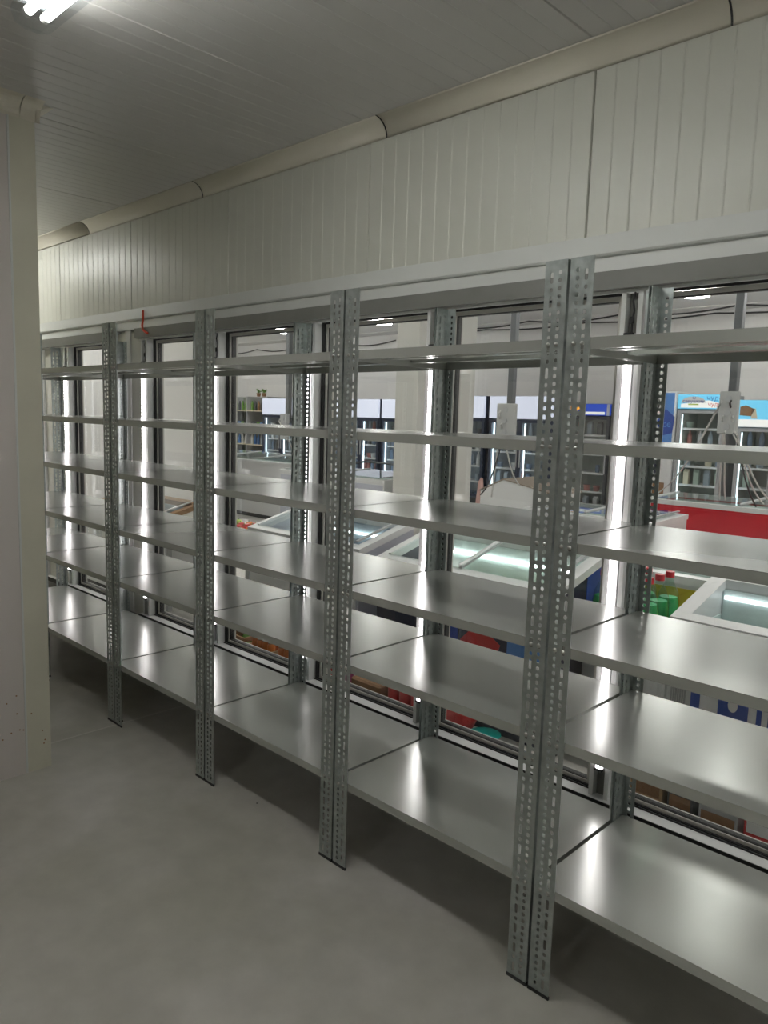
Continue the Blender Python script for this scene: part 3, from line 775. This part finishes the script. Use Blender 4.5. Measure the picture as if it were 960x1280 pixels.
# printed narrow cooler side
t = thing('cooler', 'narrow cooler printed white and blue beside the milk header cooler', 'cooler', (-3.665, 8.6, 0))
MB().bbox(0, 0.335, 0, 0.6, 0.02, 2.07, 0.01).build('cabinet', 'white', t)
MB().box(0.13, 0.30, -0.003, -0.0005, 1.20, 2.05).build('blue_print', 'midblue', t)
MB().prism([(0.06, 1.65), (0.19, 1.83), (0.34-0.02, 1.72), (0.30, 1.50), (0.17, 1.46)], -0.006, -0.0035, 'y').build('emblem_print', 'blue', t)
text_mesh('ice', 0.14, 0.0006, 'midblue', t, 'lettering', (0.20, -0.0075, 1.62))
mb = MB(); mb.prism([(0.06+0.035*math.cos(a*PI/6), 1.90+0.09*math.sin(a*PI/6)) for a in range(12)], -0.003, -0.0005, 'y'); mb.build('oval_print', 'dark', t)
mb = MB(); mb.prism([(0.09+0.05*math.cos(a*PI/6), 1.02+0.10*math.sin(a*PI/6)) for a in range(12)], -0.003, -0.0005, 'y'); mb.build('oval_print', 'darkblue', t)
MB().box(0.03, 0.24, -0.003, -0.0005, 0.2, 0.80).build('brown_print', 'brown', t)
# a desk fan on the narrow white cooler
t = thing('desk_fan', 'small white fan with a black stand on top of the narrow white cooler', 'fan', (-4.08, 8.8, 1.861))
MB().lathe([(0.10, 0), (0.10, 0.015), (0.02, 0.03)], 14).build('base', 'black', t)
MB().tube([(0, 0, 0.02), (0, 0.02, 0.13)], 0.012, 6).build('stem', 'black', t)
MB().lathe([(0.04, -0.05), (0.13, -0.03), (0.14, 0.0), (0.12, 0.03), (0.03, 0.05)], 16, (0, 0.0, 0.22), 'y').build('cage', 'whitepack', t)

# ---- open rack with goods at the far left
t = thing('wall_rack', 'dark open rack stocked with goods left of the leftmost lightbox cooler', 'rack', (-14.4, 8.75, 0))
MB().box(0, 1.62, 0.50, 0.53, 0, 1.98).build('back_panel', mat('rack_back', (0.30, 0.32, 0.27), 0.6), t)
for xx in (0, 0.80, 1.59): MB().box(xx, xx+0.03, 0.03, 0.4995, 0, 1.98).build('side_panel', 'greyframe', t)
RZ = [0.12, 0.5, 0.88, 1.27, 1.66]
for z in RZ: MB().box(0.031, 0.799, 0.0, 0.4995, z-0.02, z).build('shelf', 'creampack', t); MB().box(0.831, 1.589, 0.0, 0.4995, z-0.02, z).build('shelf', 'creampack', t)
for si, z in enumerate(RZ):
    for i in range(12):
        kd = ['pack', 'bottle', 'bottle', 'pack', 'bottle'][si]
        if i == 5 or i == 6 and False: continue
        pm = [['brown', 'lime', 'orange'], ['bluepack', 'bluepack', 'whitepack', 'leaf'], ['bluepack', 'liner', 'whitepack'], ['dark', 'leaf', 'bluepack'], ['leaf', 'leaf', 'brown', 'dark']][si]
        pc = random.choice(pm)
        tag(link(kd, product_mesh(kd, pc), None, (-14.3+0.125*i, 8.92, z+0.0005)), '%s %s on the %s shelf of the dark rack at the far left' % (CN[pc], kd, ['lowest', 'second lowest', 'middle', 'second highest', 'top'][si]), kd, 'goods on the far left rack')
# potted plants on the rack top shelf
for i, x in enumerate((-13.15, -12.95)):
    p = thing('potted_plant', ['small leafy plant on the far left rack, left of its neighbour', 'small leafy plant on the far left rack, nearest to the lightbox cooler'][i], 'plant', (x, 8.86, 1.9805), 'plants on the far left rack')
    p.location.y = 8.80
    MB().lathe([(0.04, 0), (0.055, 0.08)], 10).build('pot', 'brown', p)
    mb = MB()
    for q in range(26):
        a = random.uniform(0, 2*PI); l = random.uniform(0.06, 0.13); e = random.uniform(0.3, 1.3)
        d = Vector((math.cos(a)*math.cos(e), math.sin(a)*math.cos(e), math.sin(e))); s_ = Vector((-math.sin(a), math.cos(a), 0))*0.02
        b0 = Vector((0, 0, 0.08)); mb.add([b0, b0+d*l*0.6+s_, b0+d*l, b0+d*l*0.6-s_], [(0, 1, 2, 3)])
    mb.build('foliage', 'leaf', p)['kind'] = 'stuff'

# ---- chest freezers ------------------------------------------------
def chest(label, x0, x1, y0, y1, zf, zb, side='white', front='white', inner='ice', lid=True, frame='white', nlid=2, zfl=0.30):
    """chest freezer with a top that rises from zf at the front to zb at the back"""
    t = thing('chest_freezer', label, 'freezer', (x0, y0, 0))
    w_, d_ = x1-x0, y1-y0; tk = 0.045
    zt = lambda y: zf+(zb-zf)*y/d_
    b = MB()
    def wall(xa, xb, ya, yb, zlo):
        b.add([(xa, ya, zlo), (xb, ya, zlo), (xb, yb, zlo), (xa, yb, zlo), (xa, ya, zt(ya)-0.04), (xb, ya, zt(ya)-0.04), (xb, yb, zt(yb)-0.04), (xa, yb, zt(yb)-0.04)],
              [(0, 3, 2, 1), (4, 5, 6, 7), (0, 1, 5, 4), (1, 2, 6, 5), (2, 3, 7, 6), (3, 0, 4, 7)])
    wall(0, tk, 0, d_, 0.06); wall(w_-tk, w_, 0, d_, 0.06); wall(tk, w_-tk, 0, tk, 0.06); wall(tk, w_-tk, d_-tk, d_, 0.06)
    b.build('cabinet', side, t)
    li = MB(); li.box(tk, w_-tk, tk, d_-tk, zfl, zfl+0.01)
    li.box(tk+0.0005, tk+0.006, tk+0.001, d_-tk-0.001, zfl+0.011, zf-0.05); li.box(w_-tk-0.006, w_-tk-0.0005, tk+0.001, d_-tk-0.001, zfl+0.011, zf-0.05)
    li.box(tk+0.007, w_-tk-0.007, d_-tk-0.006, d_-tk-0.0005, zfl+0.011, zb-0.055); li.box(tk+0.007, w_-tk-0.007, tk+0.0005, tk+0.006, zfl+0.011, zf-0.05)
    li.build('liner', inner, t)
    # rim
    r = MB()
    def rimbox(xa, xb, ya, yb, h0=-0.0395, h1=0.0):
        r.add([(xa, ya, zt(ya)+h0), (xb, ya, zt(ya)+h0), (xb, yb, zt(yb)+h0), (xa, yb, zt(yb)+h0), (xa, ya, zt(ya)+h1), (xb, ya, zt(ya)+h1), (xb, yb, zt(yb)+h1), (xa, yb, zt(yb)+h1)],
              [(0, 3, 2, 1), (4, 5, 6, 7), (0, 1, 5, 4), (1, 2, 6, 5), (2, 3, 7, 6), (3, 0, 4, 7)])
    rimbox(-0.008, tk+0.012, -0.008, d_+0.008); rimbox(w_-tk-0.012, w_+0.008, -0.008, d_+0.008)
    rimbox(tk+0.012, w_-tk-0.012, -0.008, tk+0.004); rimbox(tk+0.012, w_-tk-0.012, d_-tk-0.004, d_+0.008)
    r.build('rim', frame, t)
    fp = MB().box(0.02, w_-0.02, -0.006, -0.0005, 0.12, zf-0.06).build('front_panel', front, t)
    MB().box(0.03, w_-0.03, 0.02, d_-0.02, 0, 0.0595).build('plinth', 'black', t)
    vg = MB()
    for i in range(9): vg.box(0.06+i*0.018, 0.070+i*0.018, -0.0095, -0.0065, 0.16, 0.30)
    vg.build('vent_grille', 'black', t)['kind'] = 'stuff'
    if lid:
        n_ = nlid; lw = (w_-2*tk-0.01)/n_
        for i in range(n_):
            xa = tk+0.005+i*lw-(0.02 if i else 0); xb = tk+0.005+(i+1)*lw; hh = 0.002+0.012*(i % 2)
            g = MB(); ya, yb = 0.03, d_-0.03
            g.add([(xa, ya, zt(ya)+hh), (xb, ya, zt(ya)+hh), (xb, yb, zt(yb)+hh), (xa, yb, zt(yb)+hh), (xa, ya, zt(ya)+hh+.004), (xb, ya, zt(ya)+hh+.004), (xb, yb, zt(yb)+hh+.004), (xa, yb, zt(yb)+hh+.004)],
                  [(0, 3, 2, 1), (4, 5, 6, 7), (0, 1, 5, 4), (1, 2, 6, 5), (2, 3, 7, 6), (3, 0, 4, 7)])
            gl = g.build('glass_lid', 'lidglass', t)
            r = MB(); rimbox(xa-0.001, xa+0.018, ya, yb, hh+0.0045, hh+0.014); r.build('lid_rail', frame, gl)
            r = MB(); rimbox(xb-0.018, xb+0.001, ya, yb, hh+0.0045, hh+0.014); r.build('lid_rail', 'greyframe', gl)
    return t, fp
SIDE_D = 0.46
tA, fA = chest('white chest freezer with slanted dark glass lids right of the produce crates', -3.06, -2.00, 1.25, 1.25+SIDE_D, 0.84, 0.96, 'lilac', 'white', 'liner', zfl=0.45)
tC, fC = chest('chest freezer with dark blue sides and a red and blue front behind the central unit', -1.82, -0.70, 1.22, 1.70, 0.83, 0.965, 'darkblue', 'darkblue', 'ice', zfl=0.55)
tF, fF = chest('open white chest freezer with frosty walls and a led strip at the right', -0.16, 1.10, 1.21, 1.66, 0.84, 0.955, 'white', 'white', 'ice', lid=False)
# front graphics
MB().prism([(0.62, 0.40), (0.80, 0.40), (0.84, 0.52), (0.70, 0.60), (0.60, 0.50)], -0.009, -0.0065, 'y').build('red_print', 'crimson', tC)
MB().box(0.40, 0.58, -0.009, -0.0065, 0.35, 0.70).build('blue_print', 'blue', tC)
MB().box(0.88, 1.08, -0.009, -0.0065, 0.30, 0.66).build('blue_print', 'midblue', tC)
MB().box(0.10, 0.135, -0.0095, -0.0065, 0.12, 0.66).build('blue_stripe', 'blue', tF)
MB().box(0.205, 0.315, -0.009, -0.0065, 0.30, 0.60).build('blue_print', 'blue', tF)
mb = MB(); mb.prism([(0.26+0.018*math.cos(a*PI/6), 0.545+0.028*math.sin(a*PI/6)) for a in range(12)], -0.012, -0.0095, 'y'); mb.build('oval_print', 'whitepack', tF)
for xx in (0.345, 0.385): MB().box(xx, xx+0.018, -0.009, -0.0065, 0.2, 0.66).build('blue_stripe', 'blue', tF)
gr = MB()
for i in range(7): gr.box(0.02-0.0+i*0.009, 0.026+i*0.009, -0.0125, -0.0100, 0.42, 0.56)
gr.build('grille_print', 'greyframe', tF)['kind'] = 'stuff'
MB().box(0.06, 1.15, 0.385, 0.397, 0.858, 0.874).build('light_strip', 'ledice', tF)
for tt, w_, d_ in ((tA, 1.06, 0.46), (tC, 1.12, 0.48)):
    MB().box(0.06, w_-0.06, d_-0.068, d_-0.056, 0.835, 0.847).build('light_strip', 'freezerfill', tt)  # strips added to lift the dark interiors under the lids
# +x side print on the blue freezer
MB().box(1.1205, 1.123, 0.28, 0.46, 0.66, 0.90).build('side_print', 'blue', tC)
# goods in the open freezer
def bag(label, c, s, m, cat='bag', grp=None, seed=1, name='bag', rz=0):
    rnd = random.Random(seed)
    bm = bmesh.new(); bmesh.ops.create_icosphere(bm, subdivisions=2, radius=1)
    for v in bm.verts:
        k = 1+rnd.uniform(-.13, .13); v.co = Vector((v.co.x*s[0]*k, v.co.y*s[1]*k, max(v.co.z*k, -0.85)*s[2]))
    me = bpy.data.meshes.new(name); bm.to_mesh(me); bm.free(); me.materials.append(M[m])
    for p in me.polygons: p.use_smooth = True
    o = link(name, me, None, (c[0], c[1], c[2]+s[2]*0.85), rz); tag(o, label, cat, grp); return o
bag('teal frozen pack standing in the open white freezer', (0.02, 1.42, 0.50), (0.035, 0.055, 0.14), 'teal', seed=3)
bag('second teal frozen pack lying low in the open white freezer', (0.0, 1.34, 0.47), (0.06, 0.05, 0.06), 'teal', seed=4)
for i, (xx, yy) in enumerate([(0.20, 1.4), (0.36, 1.45), (0.54, 1.4), (0.72, 1.44), (0.9, 1.4), (0.02, 1.53)]):
    bag('frosty white pack at the bottom of the open white freezer', (xx, yy, 0.3105), (0.08, 0.07, 0.09), 'ice', grp='frosty packs in the open freezer', seed=10+i)
for i in range(10):
    bag('pale frozen pack inside the closed blue sided freezer', (-1.69+0.098*i, 1.45+0.05*((i % 2)*2-1), 0.5605), (0.043, 0.075, 0.08+0.02*(i % 3)), ['ice', 'creampack', 'whitepack', 'lime'][i % 4], grp='frozen packs in the blue sided freezer', seed=30+i)
for i in range(8):
    bag('frozen pack inside the freezer beside the produce', (-2.94+0.115*i, 1.46+0.05*((i % 2)*2-1), 0.4605), (0.05, 0.075, 0.10), ['bluepack', 'liner', 'whitepack', 'bluepack'][i % 4], grp='frozen packs in the freezer beside the produce', seed=50+i)

# second island rows
tG, fG = chest('white rimmed chest freezer with a yellow front behind the open white freezer', -0.72, 0.40, 1.93, 2.50, 0.86, 0.90, 'white', 'yellow')
MB().prism([(0.28, 0.10), (0.50, 0.10), (0.42, 0.62), (0.28, 0.70)], -0.009, -0.0065, 'y').build('navy_print', 'darkblue', tG)
tR, fR = chest('long red chest freezer with a pale rim in front of the printed coolers', -2.02, -0.30, 4.92, 5.6, 0.93, 0.95, 'red', 'red', 'ice')
tR2, _ = chest('red chest freezer beyond the right edge in line with the long red one', -0.25, 1.3, 4.92, 5.6, 0.93, 0.95, 'red', 'red', 'ice')
tB, fB = chest('white chest freezer with a cable lying on it left of the white column', -6.55, -4.70, 4.25, 5.0, 0.90, 0.93, 'white', 'lilac')
mb = MB(); mb.tube([(-6.2, 4.3, 0.95), (-5.9, 4.5, 0.965), (-5.5, 4.75, 1.05), (-5.0, 4.8, 1.04), (-4.75, 4.82, 0.99)], 0.014, 6)
tag(mb.build('trailing_cord', 'steelpole'), 'grey cord curving over the white freezer left of the column', 'cable')
tH, fH = chest('white chest freezer beside the lightbox coolers at the left', -9.6, -7.4, 5.2, 6.0, 0.88, 0.92, 'white', 'white')
tK, fK = chest('low white chest freezer in front of the left lightbox coolers', -11.6, -9.8, 6.4, 7.1, 0.80, 0.86, 'white', 'white')
tE, fE = chest('white chest freezer with a brown and black edge seen left of the produce', -5.6, -4.36, 1.25, 1.71, 0.72, 0.84, 'white', 'white', 'liner', frame='brown')
tM, fM = chest('white chest freezer behind the largest post pair', -2.55, -1.4, 3.75, 4.4, 0.86, 0.88, 'white', 'white')
# white covered stand (peaked white cover with a brown edge)
t = thing('covered_stand', 'white covered stand with a peaked brown edged top below the centre power pole', 'stand', (-3.42, 4.30, 0))
MB().prism([(0, 0.02), (0.82, 0.02), (0.82, 0.93), (0.27, 1.03), (0, 0.90)], 0, 0.5, 'y').build('cover', 'whitepack', t)
MB().prism([(-0.01, 0.9005), (0.27, 1.0305), (0.83, 0.9305), (0.83, 0.943), (0.27, 1.043), (-0.01, 0.913)], -0.01, 0.51, 'y').build('top_edge', 'dullbrown', t)
bag('pinkish bag standing left of the covered stand', (-3.66, 4.62, 0.0), (0.05, 0.05, 0.55), 'pinkish', seed=70)

# ---- produce crates at the left of the front freezers
t = thing('produce_stand', 'low stand carrying crates of bright produce beside the chest freezer', 'stand', (-4.30, 1.30, 0))
MB().box(0, 1.16, 0.0, 0.62, 0.55, 0.58).build('table_top', 'greyframe', t)
for xx in (0.02, 1.10):
    for yy in (0.02, 0.56): MB().box(xx, xx+0.04, yy, yy+0.04, 0, 0.5495).build('leg', 'greyframe', t)
def crate(label, x, y, z, wx, wy, h, m, grp='crates of produce'):
    t = thing('crate', label, 'crate', (x, y, z), grp); tk = 0.012
    MB().box(0, wx, 0, wy, 0, 0.012).build('base', m, t)
    for j in range(3):
        za = 0.0125+j*(h-0.0125)/3; zb_ = za+(h-0.0125)/3-0.012
        for a in ((0, wx, 0, tk), (0, wx, wy-tk, wy), (0, tk, tk+.0005, wy-tk-.0005), (wx-tk, wx, tk+.0005, wy-tk-.0005)):
            MB().box(a[0], a[1], a[2], a[3], za, zb_).build('slat', m, t)
    return t
FRU = {}
def fruit(c, r, m, label, grp, name='pepper'):
    key = (name, m)
    if key not in FRU:
        mb = MB(); mb.lathe([(0.010, -0.85), (0.55, -0.8), (0.95, -0.2), (1.0, 0.3), (0.75, 0.75), (0.25, 0.80), (0.08, 0.70)], 8)
        FRU[key] = mb.mesh(name, m)
        FRU[key+('s',)] = MB().tube([(0, 0, 0.68), (0.03, 0.02, 1.0), (0.1, 0.02, 1.2)], 0.10, 5).mesh('stem', 'leaf')
    o = link(name, FRU[key], None, c, random.uniform(0, 6)); o.scale = (r, r, r)
    link('stem', FRU[key+('s',)], o)
    o.rotation_euler = (random.uniform(-.15, .15), random.uniform(-.15, .15), random.uniform(0, 6))
    return tag(o, label, name, grp)
for ci, (cx, cm, nm, lb) in enumerate([(-4.26, 'leaf', 'cucumber', 'green'), (-3.88, 'crimson', 'tomato', 'red'), (-3.52, 'lime', 'pepper', 'yellow green')]):
    crate('tan crate of %s produce on the low stand' % lb, cx, 1.34, 0.5805, 0.34, 0.52, 0.14, 'tan')
    for i in range(4):
        for j in range(6):
            for l in range(2):
                mm = [cm, cm, 'orange' if cm == 'crimson' else ('leaf' if cm == 'lime' else 'lime')][random.randrange(3)]
                nm2 = {'leaf': 'green_pepper', 'crimson': 'tomato', 'orange': 'orange_pepper', 'lime': 'green_apple'}[mm]
                fruit((cx+0.055+0.077*i, 1.34+0.055+0.082*j, 0.5805+0.05+l*0.082), 0.031, mm, 'small %s heaped in the %s produce crate' % (nm2.replace('_', ' '), lb), '%ss in the %s crate' % (nm2.replace('_', ' '), lb), nm2)
PZ = 0.09
pf = thing('low_platform', 'long low grey platform at floor level carrying the crates, jars and cans', 'platform', (-3.30, 0.93, 0))
for i_ in range(4): MB().bbox(i_*0.95+0.002, (i_+1)*0.95-0.002, 0, 0.26, 0.02, PZ, 0.004).build('deck_board', 'shopfloor', pf)
MB().box(0.02, 3.78, 0.02, 0.24, 0, 0.0195).build('base', 'black', pf)
# low crates on the low platform in front
for ci, (cx, mm, lb, nm2) in enumerate([(-3.20, 'lime', 'yellow green fruit', 'green_apple'), (-2.94, 'leaf', 'dark green peppers', 'green_pepper')]):
    crate('brown floor crate of %s before the chest freezers' % lb, cx, 0.955, PZ+0.0005, 0.24, 0.22, 0.13, 'brown', 'brown floor crates')
    for i in range(3):
        for j in range(2): fruit((cx+0.047+0.073*i, 1.012+0.10*j, PZ+0.047), 0.029, mm, 'small %s in the brown floor crate' % nm2.replace('_', ' '), '%ss in the floor crate' % nm2.replace('_', ' '), nm2)
for ci, cx in enumerate((-2.68, -2.42)):
    crate('brown floor crate of orange jars before the freezer, %s one' % ['left', 'right'][ci], cx, 0.955, PZ+0.0005, 0.24, 0.22, 0.10, 'tan', 'tan floor crates')
    for i in range(4):
        for j in range(3):
            tj = tag(link('jar', JARM if ci+i+j else (JARM := MB().lathe([(0.022, 0), (0.024, 0.01), (0.024, 0.10), (0.019, 0.115)], 8).mesh('jar', 'orange')), None, (cx+0.042+0.052*i, 1.0+0.065*j, PZ+0.0135)), 'orange jar in a tan floor crate before the freezers', 'jar', 'orange jars in the floor crates')
            link('lid', LIDM if ci+i+j else (LIDM := MB().lathe([(0.022, 0.1155), (0.022, 0.130)], 8).mesh('lid', 'brown')), tj)
# jars and cans on the floor ledge
for i, xx in enumerate((-2.03, -1.95, -1.87)):
    j = tag(MB().lathe([(0.030, 0), (0.032, 0.012), (0.032, 0.125), (0.026, 0.14)], 12).build('jar', ['crimson', 'dark', 'plumpack'][i], None, (xx, 1.06, PZ+0.0005)), ['dark red jar with a white lid, leftmost of three before the freezers', 'black jar with a white lid between two others before the freezers', 'plum jar with a white lid, rightmost of three before the freezers'][i], 'jar', 'dark jars with white lids')
    MB().lathe([(0.029, 0.1405), (0.029, 0.16)], 12).build('lid', 'whitepack', j)
for i, xx in enumerate((-1.50, -1.42, -1.34, -1.26)):
    j = tag(MB().lathe([(0.030, 0), (0.033, 0.01), (0.033, 0.15), (0.027, 0.16)], 12).build('can', 'crimson', None, (xx-0.02, 1.06, PZ+0.0005)), 'red can with a pale top in the row before the blue sided freezer', 'can', 'red cans before the blue sided freezer')
    MB().lathe([(0.026, 0.1605), (0.026, 0.166)], 12).build('lid', 'whitepack', j)
tag(MB().bbox(-0.11, 0.11, -0.06, 0.06, 0, 0.10, 0.01).build('carton', 'brown', None, (-1.70, 1.08, PZ+0.0005)), 'brown flat carton between the dark jars and the red cans', 'carton')
bag('bright red bag beside a post before the blue sided freezer', (-1.10, 1.06, PZ+0.0005), (0.10, 0.06, 0.11), 'crimson', seed=81)
tag(MB().lathe([(0.04, 0), (0.075, 0.045), (0.078, 0.05)], 14).build('bowl', 'teal', None, (-0.93, 1.05, PZ+0.0005)), 'small teal bowl on the low platform right of the red bag', 'bowl')
# cartons at the right end
for nm, xx, wx, hz, m, lb in (('carton', -0.20, 0.13, 0.16, 'tan', 'tan carton on the low platform right of the nearest back post'),
                              ('carton', -0.05, 0.10, 0.15, 'dark', 'black carton next to the tan one before the open freezer'),
                              ('carton', 0.07, 0.14, 0.13, 'greyframe', 'grey carton in the row before the open freezer'),
                              ('carton', 0.23, 0.12, 0.17, 'crimson', 'red printed carton at the right end of the floor row')):
    o = thing(nm, lb, 'carton', (xx, 1.02, PZ+0.0005))
    MB().bbox(0, wx, 0, 0.12, 0, hz, 0.004).build('box', m, o)
    MB().box(0.01, wx-0.01, -0.002, -0.0003, hz*0.45, hz*0.75).build('label_print', 'whitepack' if m == 'crimson' else 'brown', o)
# bottles with red caps between the blue sided and the open freezer
t = thing('drinks_crate', 'grey crate under the green bottles with red caps', 'crate', (-0.66, 1.42, 0))
MB().bbox(0, 0.34, 0, 0.36, 0.0, 0.58, 0.01).build('body', 'greyframe', t)
BM_ = {}
i = 0
for r in range(3):
    for c in range(3):
        x, y = -0.60+0.107*c, 1.48+0.11*r
        if not BM_:
            BM_['b'] = MB().lathe([(0.044, 0), (0.050, 0.02), (0.050, 0.20), (0.044, 0.24), (0.018, 0.295), (0.016, 0.312)], 12).mesh('bottle', 'petglass')
            BM_['l'] = MB().lathe([(0.042, 0.008), (0.047, 0.022), (0.047, 0.19), (0.040, 0.22)], 12).mesh('liquid', 'green')
            BM_['c'] = MB().lathe([(0.021, 0.3125), (0.021, 0.34)], 10).mesh('cap', 'red')
            BM_['w'] = MB().lathe([(0.0425, 0.06), (0.0428, 0.065), (0.0428, 0.115), (0.0425, 0.12)], 12).mesh('sleeve', 'green')
        b = link('bottle', BM_['b'], None, (x, y, 0.5805)); link('liquid', BM_['l'], b); link('cap', BM_['c'], b)
        tag(b, 'green tinted clear bottle with a red cap beside the open freezer', 'bottle', 'green bottles with red caps')
tag(MB().bbox(-0.06, 0.06, -0.05, 0.05, 0, 0.12, 0.008).build('carton', 'orange', None, (-0.30, 1.36, 0.56)), 'orange dotted box standing right of the green bottles', 'carton')
sq = thing('crate', 'grey plinth box under the orange dotted box', (0, 0, 0) and 'crate', (-0.37, 1.30, 0))
sq['category'] = 'crate'
MB().bbox(0, 0.16, 0, 0.115, 0, 0.5595, 0.01).build('body', 'whitepack', sq)
